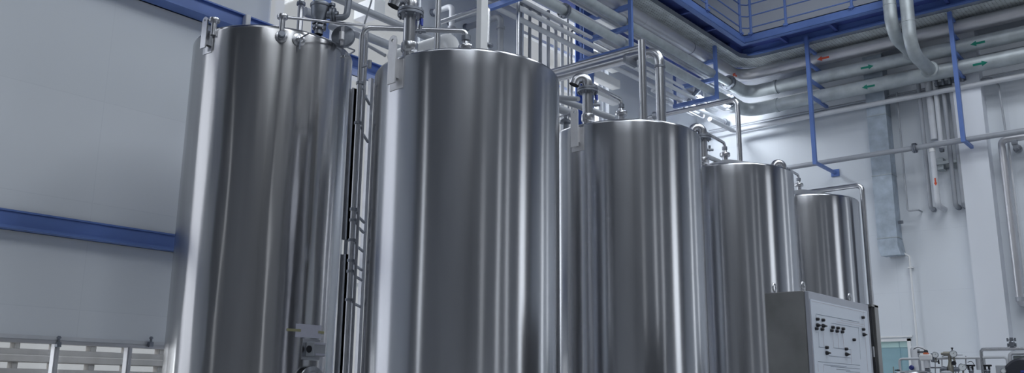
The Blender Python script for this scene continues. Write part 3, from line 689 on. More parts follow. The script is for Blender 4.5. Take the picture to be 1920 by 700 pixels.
curved(C1,R1+.003,aL,aR,zn0,zn1,.002).build('paper_sheet','paper',nt_)
zm = (zn0+zn1)/2; da = (aR-aL)
curved(C1,R1+.006,aL-da*.28,aL+da*.18,zm-.012,zm+.014,.001).build('tape_strip','tape',nt_)
curved(C1,R1+.006,aR-da*.14,aR+da*.15,zm-.014,zm+.012,.001).build('tape_strip','tape',nt_)
# bell valve assembly over the tall tank
bp = onZ(598,55,Z1+.06)
bv = E('relief_valve',(bp.x,bp.y,bp.z-.04),'dark bell-shaped relief valve standing on the tall tank','valve')
b = MB(); b.lathe([(.045,-.06),(.045,.0),(.072,.0),(.076,.012),(.072,.03),(.05,.032),(.05,.05),(.078,.052),(.078,.066),(.05,.075),(.055,.1),(.078,.13),(.095,.17),(.1,.25),(.108,.255),(.112,.275),(.108,.29),(.08,.31),(.0005,.32)],bp,seg=32); b.build('valve_body','cast',bv)
for k in range(6):
    a = k*PI/3; q = bp+V((.064*math.cos(a),.064*math.sin(a),0)); MB().cyl(q-V((0,0,.015)),q+V((0,0,.085)),.009,6).build('bolt','steel',bv)
side = V((math.cos(YAW),math.sin(YAW),0))
b = MB(); q = bp+side*.07+V((0,0,.17)); b.cyl(q,q+side*.1,.045,16); b.lathe([(.05,0),(.078,.0),(.078,.022),(.05,.022)],q+side*.05,side,20); b.lathe([(.05,.0),(.078,.0),(.078,.022),(.04,.024),(.04,.05)],q+side*.08,side,20); b.build('side_flange','cast',bv)
b = MB(); s0 = q+side*.11; b.tube([s0-V((0,0,.03)),s0+side*.11+V((0,0,-.03)),s0+side*.13+V((0,0,.25)),s0+side*.2+V((0,0,.60))],.036,.08,16,n=9); b.build('hose','cast',bv)
b = MB(); b.cyl(q+side*.06+V((0,0,.05)),q+side*.06+V((0,0,.12)),.022,12); b.cyl(q+side*.06+V((0,0,.1)),q+side*.06+V((0,0,.13)),.034,12); b.build('drain_boss','cast',bv)
# round sight cover at the tank's right shoulder
sp = onZ(644,70,Z1+.05)
b = E('sight_cover',sp,'round steel cover with clamp on the right shoulder of the tall tank','cover')
fwh = V((-FW.x,-FW.y,0)).normalized()
MB().lathe([(.13,0),(.13,.03),(.12,.045),(.06,.05),(.0005,.05)],sp+V((0,0,.0)),fwh,28,True).build('cover_disc','cast',b)
k_ = MB(); k_.box(sp+fwh*.05-side*.02-V((0,0,.12)),sp+fwh*.09+side*.02+V((0,0,.1)),.005); k_.cyl(sp+fwh*.1-V((0,0,.07)),sp+fwh*.1+V((0,0,.02)),.03,12); k_.build('clamp','plate',b)
# thin tie pipe across the tall tank's top
e1 = onZ(529,37,Z1+.1); e2 = onZ(684,48,Z1+.18)
simple_tube('balance_pipe',[V((nn.x,nn.y,nn.z+.02)),e2],.016,'thin horizontal tube running from the capped nozzle across the tall tank top','steel')
# pipe with collar rising behind the tall tank
def riser(px, py, Y, r, z0, z1, label, m='steel', collar=None, name='riser_pipe'):
    p = onY(px,py,Y); t = E(name,(p.x,Y,z0),label,'pipe')
    MB().tube([(p.x,Y,z0),(p.x,Y,z1)],r,0,18).build('pipe_run',m,t)
    if collar:
        z = onY(px,collar,Y).z; MB().lathe([(r,-.02),(r*1.45,-.02),(r*1.45,.02),(r,.02)],(p.x,Y,z),seg=20).build('collar','cast',t)
    return t
riser(563,30,7.0,.042,.02,9.5,'steel pipe with a collar rising behind the tall tank, left of the relief valve',collar=8)
riser(475,25,7.3,.02,.02,9.5,'thin pale pipe rising behind the left of the tall tank top','palepipe')
# ladder-like pair of tubes and tray between the two front tanks
def ztop(px,py,Y): return onY(px,py,Y).z
pr = onZ(688,58,5.05)+V((0,0,0)); pr = V((RX,RY,0))+(V((pr.x,pr.y,0))-V((RX,RY,0)))*1.0+V((-.0,.10,0)); pr = onY(688,58,RY+.12)
t = E('riser_pipe',(pr.x,pr.y,0),'second thinner riser just behind the spray riser in the gap between the two front tanks','pipe')
MB().tube([(pr.x,pr.y,.02),(pr.x,pr.y,pr.z)],.019,0,14).build('pipe_run','steel',t)
bar = onY(684,400,5.78)
lad = E('standoff_bracket',(bar.x,5.78,0),'column of short standoff rungs clamping the risers beside the widest tank','bracket')
for k,py in enumerate((163,236,395,415,452,490,510,563)):
    q = onY(672,py,RY+.06); MB().tube([(RX-.03,RY+.0,q.z),(bar.x,5.78,q.z)],.014,0,8).build('rung','cast',lad)
    MB().lathe([(.0275,-.012),(.036,-.012),(.036,.012),(.0275,.012)],(RX,RY,q.z),seg=14).build('clip','cast',lad)
MB().box((bar.x-.022,5.76,.02),(bar.x+.022,5.80,onY(690,150,5.78).z)).build('side_bar','steel',lad,smooth=False)
tq = onY(645,560,5.85)
ct = E('cable_channel',(tq.x,5.85,.4),'flat steel cable channel running up the right side of the tall tank','channel')
zz1 = onY(664,168,5.85).z; zz2 = onY(648,478,5.85).z
for (za,zb_,w) in ((.02,zz2,.03),(zz2+.15,zz1,.026)):
    b = MB(); b.box((tq.x-w,5.82,za),(tq.x+w,5.86,zb_)); b.box((tq.x-w,5.80,za),(tq.x-w+.008,5.88,zb_)); b.box((tq.x+w-.008,5.80,za),(tq.x+w,5.88,zb_)); b.build('channel_run','steel',ct,smooth=False)
MB().tube([(tq.x,5.84,zz2-.02),(tq.x,5.84,zz2+.17)],.02,0,10).build('cable_link','cast',ct)
# T-shaped vent on riser
q = onY(693,121,RY); b = MB(); b.tube([(RX,RY,q.z),(q.x,RY,q.z)],.012,0,8); b.cyl((q.x,RY,q.z-.035),(q.x,RY,q.z+.04),.02,12)
T(b.build('riser_stub','cast'),'small tee stub on the front riser between the two front tanks','valve')
# box column and pipes above the widest tank
bxp = onY(903,60,7.35)
MBc = MB().box((bxp.x-.045,7.30,.02),(bxp.x+.035,7.42,10.4),.004)
T(MBc.build('box_column','white',smooth=False),'square white box column rising behind the widest tank','column')
# post-side tube
def headers():
    y2 = 6.35; p = onY(820,80,y2)
    riser(820,70,6.35,.032,4.5,9.5,'upright steel pipe rising from behind the centre of the widest tank')
headers()
p = onY(914,84,7.9); t = E('riser_pipe',(p.x,7.9,.02),'steel pipe with a base flange standing right against the white box column','pipe')
zt9 = onY(912,12,7.9).z; MB().tube([(p.x,7.9,.02),(p.x,7.9,zt9),(p.x-.9,7.9,zt9)],.032,.09,16).build('pipe_run','steel',t)
MB().lathe([(.032,0),(.075,.0),(.075,.02),(.032,.03)],(p.x,7.9,p.z-.02),seg=20).build('collar','cast',t)
# wall stub pipes with elbows (left wall)
def stub(px0,py0,px1,py1,pxd,pyd,r,label,m='greypipe'):
    a = onX(px0,py0,XL+.02); b_ = onY(px1,py1,a.y); t = E('wall_stub_pipe',a,label,'pipe')
    xx = b_.x; z = a.z; pts = [(a.x,a.y,z),(xx,a.y,z)]
    if pyd: pts.append((xx,a.y,onY(pxd,pyd,a.y).z))
    MB().tube(pts,r,r*1.9,16).build('pipe_run',m,t)
    MB().lathe([(r,0),(r*1.35,0),(r*1.35,.03),(r,.06)],(XL+.005,a.y,z),(1,0,0),18).build('wall_flange','cast',t)
    if pyd:
        MB().lathe([(r,-.02),(r*1.4,-.02),(r*1.4,.02),(r,.02)],(xx,a.y,onY(pxd,min(pyd,52),a.y).z),seg=18).build('collar','greypipe',t)
stub(812,24,848,8,850,110,.05,'grey wall pipe whose elbow turns down above the widest tank','palepipe')
stub(843,40,985,0,0,0,.055,'long grey pipe leaving the left wall and passing behind the box column')
stub(874,52,939,27,941,130,.055,'grey wall pipe with an elbow just right of the box column')
# large ducts near the window above
b = MB().tube([(-9.4,5.9,onX(720,35,-9.4).z+.0),(-9.4,9.8,onX(720,35,-9.4).z)],.055,0,18)
t = E('wall_pipe_run',(-9.9,7,6.8),'dark round pipe along the left wall above the gap of the front tanks','pipe'); b.build('pipe_run','greypipe',t)
zz = onX(712,78,-9.9).z
T(MB().tube([(-9.9,7.2,zz),(-9.9,9.9,zz)],.07,0,16).build('wall_pipe_run','greypipe'),'lower dark pipe along the left wall just above the widest tank rim','pipe')
wbp = onX(663,24,XL); xe = onY(703,4,wbp.y).x
T(MB().box((XL+.005,wbp.y,wbp.z-.12),(xe,wbp.y+.22,wbp.z+.14),.008).build('white_bracket_beam','white',smooth=False),'white box beam sticking out of the left wall above the gap','beam')
q = onX(845,78,-7.3)
wb = E('white_elbow_duct',q,'glossy white curved duct behind the top of the widest tank','duct')
pA = onY(700,100,7.6); pB = onY(845,73,7.9); pC = onY(862,130,7.9)
MB().tube([onY(735,108,7.9),pB,pC],.09,.16,18,n=9).build('duct_run','white',wb)
MB().lathe([(.09,-.01),(.1,-.01),(.1,.01),(.09,.01)],onY(857,96,7.9),(0,0,1),18).build('end_ring','greypipe',wb)
# diagonal valve rod left of the widest tank
T(MB().tube([onY(684,82,7.0),onY(722,104,7.0)],.022,0,12).build('slanted_pipe','brass' if False else 'greypipe'),'short slanted pipe beside the lug of the widest tank','pipe')
T(MB().tube([onY(620,50,6.9),onY(650,58,6.9),onY(677,68,6.9)],.045,.1,14).build('slanted_pipe','greypipe'),'short grey pipe behind the round cover of the tall tank','pipe')
T(MB().tube([onY(697,0,7.2),onY(677,66,7.2)],.012,0,8).build('hanging_rod','greypipe'),'thin hanging rod above the gap between the two front tanks','rod')
# vertical shadowy wall pipes right of the box column
def vw(px,py,pyb,r,X,label,m='greypipe',top=None,br=None):
    a = onX(px,pyb,X); z1 = onX(px,py,X).z
    pts = [(X,a.y,3.2),(X,a.y,z1)]
    if top is not None: pts.append(onX(top[0],top[1],X) if False else V((X, a.y-top, z1)))
    return T(MB().tube(pts,r,.1,12).build('wall_riser',m),label,'pipe')
vw(971,0,95,.03,-9.0,'bright steel upright pipe crossing the rack, first right of the box column','steel')
vw(977,8,95,.018,-9.9,'thin grey upright pipe beside the bright steel one on the left wall')
vw(993,17,100,.03,-9.9,'dark grey upright pipe second in the group on the left wall')
vw(1013,25,110,.034,-9.9,'upright wall pipe turning back towards the box column, before the bright window',top=2.5)
vw(1028,20,118,.034,-9.9,'upright pipe before the bright window with a small clamp at its top','palepipe')
vw(1042,52,125,.036,-9.9,'upright pipe with a short elbow before the bright window','palepipe',top=1.2)
vw(1054,46,128,.036,-9.9,'upright pipe with a long elbow before the bright window','palepipe',top=2.2)
vw(1065,36,128,.02,-9.9,'thin upright pipe at the left of the blue column')
t = onX(1071,55,-9.7)
T(MB().tube([(-9.7,t.y,3.2),(-9.7,t.y,t.z),(-9.7,onX(1150,98,-9.7).y,t.z),(-9.7,18.6,t.z)],.02,.09,10).build('wall_riser','greypipe'),'thin pipe rising beside the blue column and turning right along the rack','pipe')
# header pipes over the middle tank
Yh = 8.8; a = onY(1205,88,Yh); bq = onY(1046,138,Yh)
t = E('header_pipe',(a.x,Yh,a.z),'bright steel header pipe above the middle tank with an upright leg','pipe')
MB().tube([(-9.6,Yh,a.z),(a.x+.0,Yh,a.z)],.036,0,16).build('pipe_run','steel',t)
MB().tube([(a.x+.02,Yh-.05,a.z+.06),(a.x+.02,Yh-.05,4.45)],.046,0,16).build('upright_leg','steel',t)
a2 = onY(1236,92,Yh+.25)
t = E('header_pipe',(a2.x,Yh+.25,a2.z),'thick steel header pipe bending down into the middle tank area','pipe')
MB().tube([(-9.6,Yh+.25,a2.z-.02),(a2.x,Yh+.25,a2.z-.02),(a2.x,Yh+.25,4.4)],.06,.15,18,n=10).build('pipe_run','steel',t)
for z in (onY(1240,125,Yh+.25).z,): MB().lathe([(.06,-.015),(.07,-.012),(.07,.012),(.06,.015)],(a2.x,Yh+.25,z),seg=20).build('weld_collar','cast',t)
MB().box((bq.x+1.0,Yh,a.z-.13),(bq.x+1.04,Yh+.25,a.z-.05)).build('support_clip','cast',t,smooth=False)
Y4 = 11.6; c4 = onY(1382,186,Y4)
t = E('header_pipe',(c4.x,Y4,c4.z),'slim steel pipe bending down onto the fourth tank','pipe')
MB().tube([(-9.6,Y4,c4.z),(c4.x,Y4,c4.z),(c4.x,Y4,4.6)],.036,.1,16).build('pipe_run','steel',t)
MB().lathe([(.036,0),(.06,0),(.06,.06),(.036,.06)],onY(1229,217,Y4)-V((.03,0,0)),(1,0,0),16).build('end_coupling','cast',t)
Y5 = 14.4; c5 = onY(1616,347,Y5); t = E('header_pipe',(c5.x,Y5,.02),'slim steel pipe over the farthest tank dropping down its right side','pipe')
MB().tube([V((-6.4,Y5,c5.z)),V((c5.x,Y5,c5.z)),V((c5.x,Y5,.02))],.04,.1,16).build('pipe_run','steel',t)
# small elbows beyond the middle tank
for k,(x,y,xb,lab) in enumerate(((1303,205,1270,'thin pipe elbow seen over the middle tank rim, left of the fourth tank'),(1312,200,1275,'thick pipe elbow seen over the middle tank rim, left of the fourth tank'),(1321,210,1300,'reddish-edged thin pipe elbow left of the fourth tank gooseneck'))):
    X = -9.9+.1*k; a = onX(x,y+14,X); T(MB().tube([(X,a.y,a.z+.9),(X,a.y,a.z),(X,a.y-2.2,a.z)],(.022,.04,.018)[k],.14,12).build('distant_elbow_pipe','palepipe'),lab,'pipe')
# pipes between the second and third tanks
T(MB().tube([onY(1046,183,8.2),onY(1085,186,8.2)],.03,0,12).build('link_pipe','greypipe'),'short level pipe in the gap behind the middle tank lug','pipe')
T(MB().tube([onY(1045,185,8.4),onY(1150,222,9.2)],.042,0,14).build('link_pipe','greypipe'),'upper slanted grey pipe passing behind the middle tank gooseneck','pipe')
T(MB().tube([onY(1045,203,8.3),onY(1080,217,8.6)],.05,0,14).build('link_pipe','greypipe'),'lower slanted grey pipe in the gap behind the middle tank lug','pipe')
vv = E('corner_valve',onY(1062,232,8.2),'small steel valve peeking out between the widest and middle tanks','valve')
q = onY(1060,228,8.2); b = MB(); b.lathe([(.03,-.14),(.03,-.03),(.07,-.02),(.075,.0),(.05,.02),(.02,.04),(.02,.07)],q,seg=16); b.build('valve_body','cast',vv); MB().tube([q+V((-.1,0,.07)),q+V((.12,0,.09))],.012,0,8).build('valve_handle','steel',vv)
simple_tube('link_pipe',[onY(1322,292,11.0),onY(1348,303,11.4)],.035,'short slanted pipe beside the fourth tank gooseneck','greypipe')

# ------------------------------------------------------------------ control cabinet
KX, KY0, KY1, KZ = -2.66, 6.70, 8.05, 2.40
cb0 = E('control_cabinet',(KX-.16,(KY0+KY1)/2,0),'stainless control cabinet with a pale mimic panel of knobs at lower right','cabinet')
MB().box((KX-.34,KY0,.0),(KX-.02,KY1,KZ),.006).build('cabinet_body','cab',cb0,smooth=False)
dd_ = MB().box((KX-.02,KY0+.005,.12),(KX+.012,KY1-.005,KZ-.004),.004).build('door','cabf',cb0,smooth=False)
def fp(px,py,off=0.): return onX(px,py,KX+.012+off)
a = fp(1518,561); b2 = fp(1624,582)
pl = MB().box((KX+.012,a.y,.35),(KX+.018,b2.y,a.z),.0).build('mimic_panel','panel',dd_,smooth=False)
def z_at(px,py): return fp(px,py,.006)
def knob(px, py, r=.011, lever=False):
    q = z_at(px,py); b = MB(); b.lathe([(r,0),(r,.018),(r*.75,.024),(.0005,.024)],q,(1,0,0),14,True)
    if lever: b.box((q.x+.01,q.y-.004,q.z-.006),(q.x+.028,q.y+.032,q.z+.006),.002); b.lathe([(r*1.25,0),(r*1.25,.014),(.0005,.015)],q,(1,0,0),14,True)
    b.build('panel_switch' if lever else 'indicator_lamp','black',cb0)
def kz(x,y): return (1400+x/3.889, 520+y/3.889)
for x,y,l in ((508,307,0),(549,314,0),(511,352,1),(552,357,1),(501,376,0),(542,381,0),(620,367,0),(657,372,0),(695,378,0),(612,390,0),(651,395,0),(689,400,0),(840,295,0),(843,382,0),(848,420,1),(775,458,0),(576,514,0),(579,554,1),(718,525,0),(722,564,1)):
    knob(*kz(x,y), .0125, bool(l))
def pline(x0,y0,x1,y1,w=.0022,m='ink',b=None):
    p = z_at(*kz(x0,y0)); q = z_at(*kz(x1,y1)); own = b is None; b = b or MB()
    horiz = abs(p.y-q.y) > abs(p.z-q.z)
    if horiz: zz = (p.z+q.z)/2; b.box((p.x,min(p.y,q.y),zz-w),(p.x+.001,max(p.y,q.y),zz+w))
    else: yy = (p.y+q.y)/2; b.box((p.x,yy-w,min(p.z,q.z)),(p.x+.001,yy+w,max(p.z,q.z)))
    return b
b = MB()
for l in ((505,274,820,325),(618,340,820,368),(525,510,575,515),(633,518,760,529),(598,577,757,588),(520,625,826,636),(560,643,728,650),(613,659,825,664),(655,674,755,678),(724,690,825,694),(505,274,505,300),(525,395,525,510),(820,368,824,600)):
    pline(*l, b=b, w=.0016 if abs(l[0]-l[2])>30 else .0006)
b.build('diagram_lines','ink',pl,smooth=False)
b = MB()
for l in ((655,330,855,360),(690,320,855,345),(470,183,865,250),(865,250,868,690),(470,183,480,690),(560,395,560,505),(630,405,630,518),(668,405,668,520),(705,410,705,522),(763,529,763,640),(520,630,520,690),(560,645,560,690)):
    pline(*l, b=b, w=.0008)
b.build('faint_diagram_lines','inkr',pl,smooth=False)
def eyebolt(y,x):
    b = MB(); ring_ = [V((x, y+.03*math.cos(2*PI*k/20), KZ+.045+.03*math.sin(2*PI*k/20))) for k in range(21)]
    b.tube(ring_,.0075,0,8,cap=False); b.cyl((x,y,KZ),(x,y,KZ+.018),.016,12); b.build('eyebolt','steel',cb0)
eyebolt(KY0+.06,KX-.28); eyebolt(KY0+.09,KX-.06); eyebolt(KY1-.25,KX-.06)
b = MB(); b.box((KX-.3,KY1+.0,.0),(KX-.05,KY1+.02,KZ)) ; b.build('rear_rib','cabf',cb0,smooth=False)
# open side cover behind the cabinet
q = onX(1640,572,KX+.03); b = MB(); y0 = KY1+.10; b.box((KX+.0,y0,.1),(KX+.03,y0+.10,q.z),.004); b.box((KX-.2,y0+.08,.1),(KX+.0,y0+.10,q.z)); b.box((KX-.05,KY1+.03,q.z-.02),(KX+.03,y0+.1,q.z+.0))
b.build('side_frame','cab',cb0,smooth=False)
for z in (1.95,1.62): MB().cyl((KX+.0,KY1+.06,z),(KX+.0,KY1+.06,z+.09),.012,10).build('hinge','steel',cb0)

# ------------------------------------------------------------------ valve skid at lower right
YS = 13.4
def sk(px,py,Y=YS): return onY(px,py,Y)
def sr(w): return w/2/124.   # pixel width to radius at this depth
def sktube(name, pts, wpx, label, m='steel', fil=.04, cat='pipe', Y=YS):
    P_ = []
    for q in pts: p = sk(q[0],q[1],Y); P_.append(p)
    return T(MB().tube(P_, sr(wpx), fil, 14).build(name, m), label, cat)
def zof(px,py,Y=YS): return sk(px,py,Y).z
zf = zof(1790,672); 
xa, xb_ = sk(1686,672).x, sk(1888,672).x
t = E('skid_pipe',(xa,YS,.02),'long slim pale pipe forming the top bar of the valve skid','pipe')
MB().tube([(xa,YS,.02),(xa,YS,zf),(xb_,YS,zf),(xb_,YS+.0,zf-.12)],.017,.04,12).build('pipe_run','palepipe',t)
b = MB(); q = sk(1686,695); b.cyl(q-V((0,.02,.0)),q-V((0,.07,0)),.012,10); b.box(q-V((.035,.09,.008)),q+V((.035,-.07,.008)),.003); b.build('tee_handle','black',t)
# insulated column
q = sk(1721,650,14.2); t = E('insulated_column',(q.x,14.2,.02),'fat pale insulated sleeve standing left of the gauges','pipe')
MB().lathe([(.11,.02),(.11,q.z-.04),(.09,q.z-.01),(.03,q.z)],(q.x,14.2,0),seg=28,cap0=True,cap1=True).build('sleeve','palepipe',t)
b = MB(); 
for d in (.03,): b.box((q.x+.02,14.2-.115,.1),(q.x+.05,14.2-.1,q.z-.05))
b.build('slot_strip','greypipe',t,smooth=False)
MB().lathe([(.02,0),(.03,.0),(.038,.02),(.03,.04),(.0005,.04)],sk(1711,690,14.1)+V((0,0,0)),(-.5,-1,0),16,True).build('port_cap','navy',t)
def gauge(px, py, r, label, Y=YS-.09, m='cast'):
    c = sk(px,py,Y); d = V((.12,-1,.0)).normalized(); t = E('pressure_gauge',c,label,'gauge')
    MB().lathe([(r*.9,0),(r,.01),(r,.035),(r*.9,.04),(r*.88,.034)],c,d,24,True).build('gauge_case',m,t)
    MB().lathe([(r*.9,.034),(.0005,.034)],c,d,24).build('gauge_dial','dial',t)
    b = MB(); nd = d; u = V((1,.12,0)).normalized(); p0 = c+nd*.037; b.add([p0-u*.004,p0+u*.004,p0+u*r*.4+V((0,0,r*.5))],[(0,1,2)]); b.build('needle','black',t)
    MB().cyl(c+V((0,.0,-r-.05)),c+V((0,0,-r+.01)),.012,10).build('gauge_stem','brass',t)
    return t
gauge(1788,664,.047,'small white gauge on the brass regulator, topmost of the gauges')
gauge(1805,689,.050,'round bluish gauge at the bottom edge, left of the handwheels')
gauge(1754,666,.042,'pale gauge clipped to the boxy actuator')
# actuator
q = sk(1741,672); t = E('valve_actuator',(q.x,YS-.1,q.z-.2),'boxy pale valve actuator with an orange and black cap','valve')
yy = YS-.1
MB().box((q.x-.085,yy-.05,q.z-.035),(q.x+.085,yy+.05,q.z+.045),.012).build('actuator_box','white',t,smooth=False)
MB().cyl((q.x,yy,q.z-.14),(q.x,yy,q.z-.035),.042,16).build('yoke','palepipe',t)
MB().box((q.x-.03,yy-.04,q.z+.045),(q.x+.03,yy+.04,q.z+.07),.006).build('orange_base','orange',t,smooth=False)
b = MB(); b.lathe([(.03,0),(.03,.02),(.02,.035),(.0005,.036)],(q.x,yy,q.z+.07),seg=14,cap0=True); b.cyl((q.x-.11,yy,q.z+.08),(q.x,yy,q.z+.08),.01,8); b.build('cable_cap','black',t)
MB().tube([(q.x-.16,yy,q.z+.12),(q.x-.1,yy,q.z+.15),(q.x-.03,yy,q.z+.12),(q.x,yy,q.z+.1)],.005,.03,6).build('cable','black',t)
b = MB(); b.cyl((q.x-.03,yy,q.z-.17),(q.x+.03,yy,q.z-.17),.03,12); b.cyl((q.x,yy,q.z-.2),(q.x,yy,q.z-.14),.02,12); b.box((q.x+.06,yy-.03,q.z-.06),(q.x+.1,yy+.03,q.z+.06),.01); b.build('valve_body','cast',t)
sktube('skid_pipe',[(1733,690),(1780,690)],2.6,'short steel pipe under the actuator')
sktube('skid_pipe',[(1753.5,678),(1754,720)],1.7,'thin upright tube right of the actuator')
sktube('skid_pipe',[(1763,692),(1763,720)],2,'thin upright tube between actuator and regulator')
b = MB(); q = sk(1760,679); b.cyl(q-V((.06,0,0)),q,.007,8); b.cyl(q-V((0,0,.028)),q+V((0,0,.028)),.011,10); T(b.build('tee_valve_handle','black'),'little dark tee handle between the actuator and the brass regulator','handle')
# regulator
q = sk(1779,664); yy = YS-.05; t = E('regulator_valve',(q.x,yy,q.z-.25),'dull brass regulator valve beside the topmost gauge','valve')
b = MB(); b.cyl((q.x-.055,yy,q.z),(q.x+.06,yy,q.z),.028,14); b.cyl((q.x-.085,yy,q.z),(q.x-.055,yy,q.z),.018,12); b.build('regulator_body','brass',t)
b = MB(); b.lathe([(.025,-.27),(.04,-.25),(.045,-.18),(.03,-.14),(.022,-.1),(.022,-.02)],(q.x+.02,yy,q.z),seg=16,cap0=True); b.build('lower_body','brass',t)
b = MB(); c = V((q.x+.075,yy-.03,q.z-.13)); b.lathe([(.03,0),(.03,.02),(.0005,.022)],c,(0,-1,0),16,True); b.cyl((q.x+.06,yy,q.z+.02),(q.x+.06,yy,q.z+.07),.008,8); b.cyl((q.x+.06,yy,q.z+.065),(q.x+.06,yy,q.z+.08),.016,10); b.build('knob','black',t)
b = MB(); b.cyl((q.x-.1,yy,q.z-.21),(q.x-.02,yy,q.z-.21),.036,14); b.cyl((q.x-.085,yy,q.z-.21),(q.x-.06,yy,q.z-.21),.045,14); b.cyl((q.x+.06,yy,q.z-.21),(q.x+.13,yy,q.z-.21),.03,14); b.build('side_union','cast',t)
sktube('skid_pipe',[(1766,720),(1766,667),(1780,667)],2.2,'thin bent tube looping into the brass regulator from the left','palepipe')
sktube('skid_pipe',[(1791,676),(1792,690),(1792,720)],2,'thin upright tube right of the brass regulator')
sktube('skid_pipe',[(1797,720),(1797,689),(1801,688)],1.6,'thin bent tube running to the bluish gauge')
sktube('skid_pipe',[(1791,666.5),(1805,666.5)],1.6,'short level tube right of the topmost gauge')
sktube('skid_pipe',[(1811,668),(1811,692),(1822,690)],2,'thin upright tube left of the left handwheel')
sktube('hose_loop',[(1814,680),(1822,677),(1828,687)],1,'thin dark hose loop over the left handwheel','black',.05,'hose')
# handwheel valves
def handwheel(px,py,label):
    q = sk(px,py); t = E('handwheel_valve',(q.x,YS,q.z-.2),label,'valve')
    b = MB(); b.box((q.x-.055,YS-.02,q.z-.006),(q.x+.055,YS+.02,q.z+.018),.006); b.cyl((q.x-.03,YS,q.z-.05),(q.x-.03,YS,q.z),.014,8); b.cyl((q.x+.02,YS,q.z-.05),(q.x+.02,YS,q.z),.014,8); b.build('handwheel','black',t)
    b = MB(); b.lathe([(.02,-.2),(.045,-.18),(.045,-.12),(.025,-.1),(.035,-.06),(.015,-.04)],(q.x,YS,q.z),seg=16,cap0=True,cap1=True); b.cyl((q.x-.02,YS,q.z-.1),(q.x+.09,YS,q.z-.15),.03,12); b.build('bonnet','cast',t)
handwheel(1820,687,'left black-handled valve at the bottom edge'); handwheel(1851,687,'right black-handled valve at the bottom edge')
# big elbow pipe
zt_ = zof(1880,655); x0_ = sk(1839,655).x
t = E('main_pipe',(x0_,YS,.02),'dark polished pipe with a square turn above the handwheel valves','pipe')
MB().tube([(x0_,YS,.02),(x0_,YS,zt_),(2.,YS,zt_)],sr(5.6),.035,18).build('pipe_run','steel',t)
MB().lathe([(.03,0),(.06,.0),(.06,.17),(.03,.17)],(x0_-.03,YS+.05,zof(1834,694)),seg=18).build('sleeve','palepipe',t)
q = sk(1897,645); t = E('top_valve',(q.x,YS,zt_),'small steel valve cluster sitting on the dark polished pipe','valve')
b = MB(); b.cyl((q.x,YS,zt_+.0),(q.x,YS,q.z+.08),.022,12); b.box((q.x-.03,YS-.03,q.z-.04),(q.x+.035,YS+.03,q.z+.03),.008)
for s in (-1,1):
    for dz in (-.02,.05): b.cyl((q.x+s*.045,YS,q.z+dz-.02),(q.x+s*.045,YS,q.z+dz+.025),.012,8); b.cyl((q.x,YS,q.z+dz),(q.x+s*.045,YS,q.z+dz),.008,8)
b.build('valve_body','cast',t)
# framed enclosure and motor
x3 = sk(1893,663).x; z3 = sk(1893,663).z
t = E('motor_enclosure',(x3+.3,YS+.1,.02),'olive grey enclosure in a tube frame at the right edge','enclosure')
MB().tube([(x3,YS,.02),(x3,YS,z3),(2.,YS,z3)],.024,.04,14).build('tube_frame','palepipe',t)
MB().box((x3+.03,YS+.02,.02),(x3+1.2,YS+.25,z3-.03),.01).build('enclosure_box','olive',t,smooth=False)
mc = sk(1925,711); b = MB(); b.lathe([(.27,0),(.27,.10),(.24,.13),(.12,.14),(.0005,.14)],V((mc.x,YS+.02,mc.z)),(0,-1,0),40,True); b.build('motor_cover','motor',t)
b = MB(); q = sk(1917,697,YS-.12); b.box((q.x-.02,YS-.125,q.z-.012),(q.x+.05,YS-.12,q.z+.012)); b.build('motor_badge','handle',t,smooth=False)
# gauge box
q0 = sk(1870,686); q1 = sk(1893,720); t = E('gauge_box',((q0.x+q1.x)/2,YS-.2,.5),'pale square box with a round gauge at the bottom edge','box')
MB().box((q0.x,YS-.12,.02),(q1.x-.01,YS-.02,q0.z),.006).build('box_body','greyplast',t,smooth=False)
c = sk(1881.5,696,YS-.12); MB().lathe([(.035,0),(.035,.012),(.028,.014)],V((c.x,YS-.12,c.z)),(0,-1,0),20).build('gauge_ring','steel',t); MB().lathe([(.028,.008),(.0005,.008)],V((c.x,YS-.12,c.z)),(0,-1,0),20).build('gauge_dial','dial',t)
# drum tops at the bottom edge
for px,w,lab in ((1712,.24,'steel drum top just reaching the bottom edge in front of the teal door'),(1774,.08,'small grey canister top at the bottom edge under the regulator')):
    q = sk(px,696,YS-.4 if w>.1 else YS-.15); T(MB().lathe([(w,.0),(w,q.z-.05),(w*.95,q.z-.02),(w*.6,q.z),(.0005,q.z+.005)],(q.x,q.y,0),seg=32,cap0=True).build('drum' if w>.1 else 'canister','steel' if w>.1 else 'greyplast'),lab,'drum' if w>.1 else 'canister')
q = sk(1675,688,14.6); T(MB().cyl((q.x,14.6,.02),(q.x,14.6,q.z),.008,8).build('marker_rod','inkr' if False else 'brass'),'thin upright rod in front of the teal door','rod')

# ------------------------------------------------------------------ light
w = bpy.data.worlds.new('sky'); bpy.context.scene.world = w; w.use_nodes = True
bg = w.node_tree.nodes['Background']; bg.inputs['Color'].default_value = (.96,.98,1.,1); bg.inputs['Strength'].default_value = 1.
wn = w.node_tree; wc = wn.nodes.new('ShaderNodeTexCoord'); dp = wn.nodes.new('ShaderNodeVectorMath'); dp.operation = 'DOT_PRODUCT'
sd = V((-.78,-.62,.12)).normalized(); dp.inputs[1].default_value = sd; wn.links.new(wc.outputs['Generated'], dp.inputs[0])
mr = wn.nodes.new('ShaderNodeMapRange'); mr.interpolation_type = 'SMOOTHSTEP'; mr.inputs['From Min'].default_value = .5; mr.inputs['From Max'].default_value = .95  # glow added to an unseen side of the sky, for the tank streaks
mr.inputs['To Min'].default_value = .475; mr.inputs['To Max'].default_value = 4.2; wn.links.new(dp.outputs['Value'], mr.inputs['Value']); dp2 = wn.nodes.new('ShaderNodeVectorMath'); dp2.operation = 'DOT_PRODUCT'; dp2.inputs[1].default_value = V((.72,.68,.12)).normalized(); wn.links.new(wc.outputs['Generated'], dp2.inputs[0])
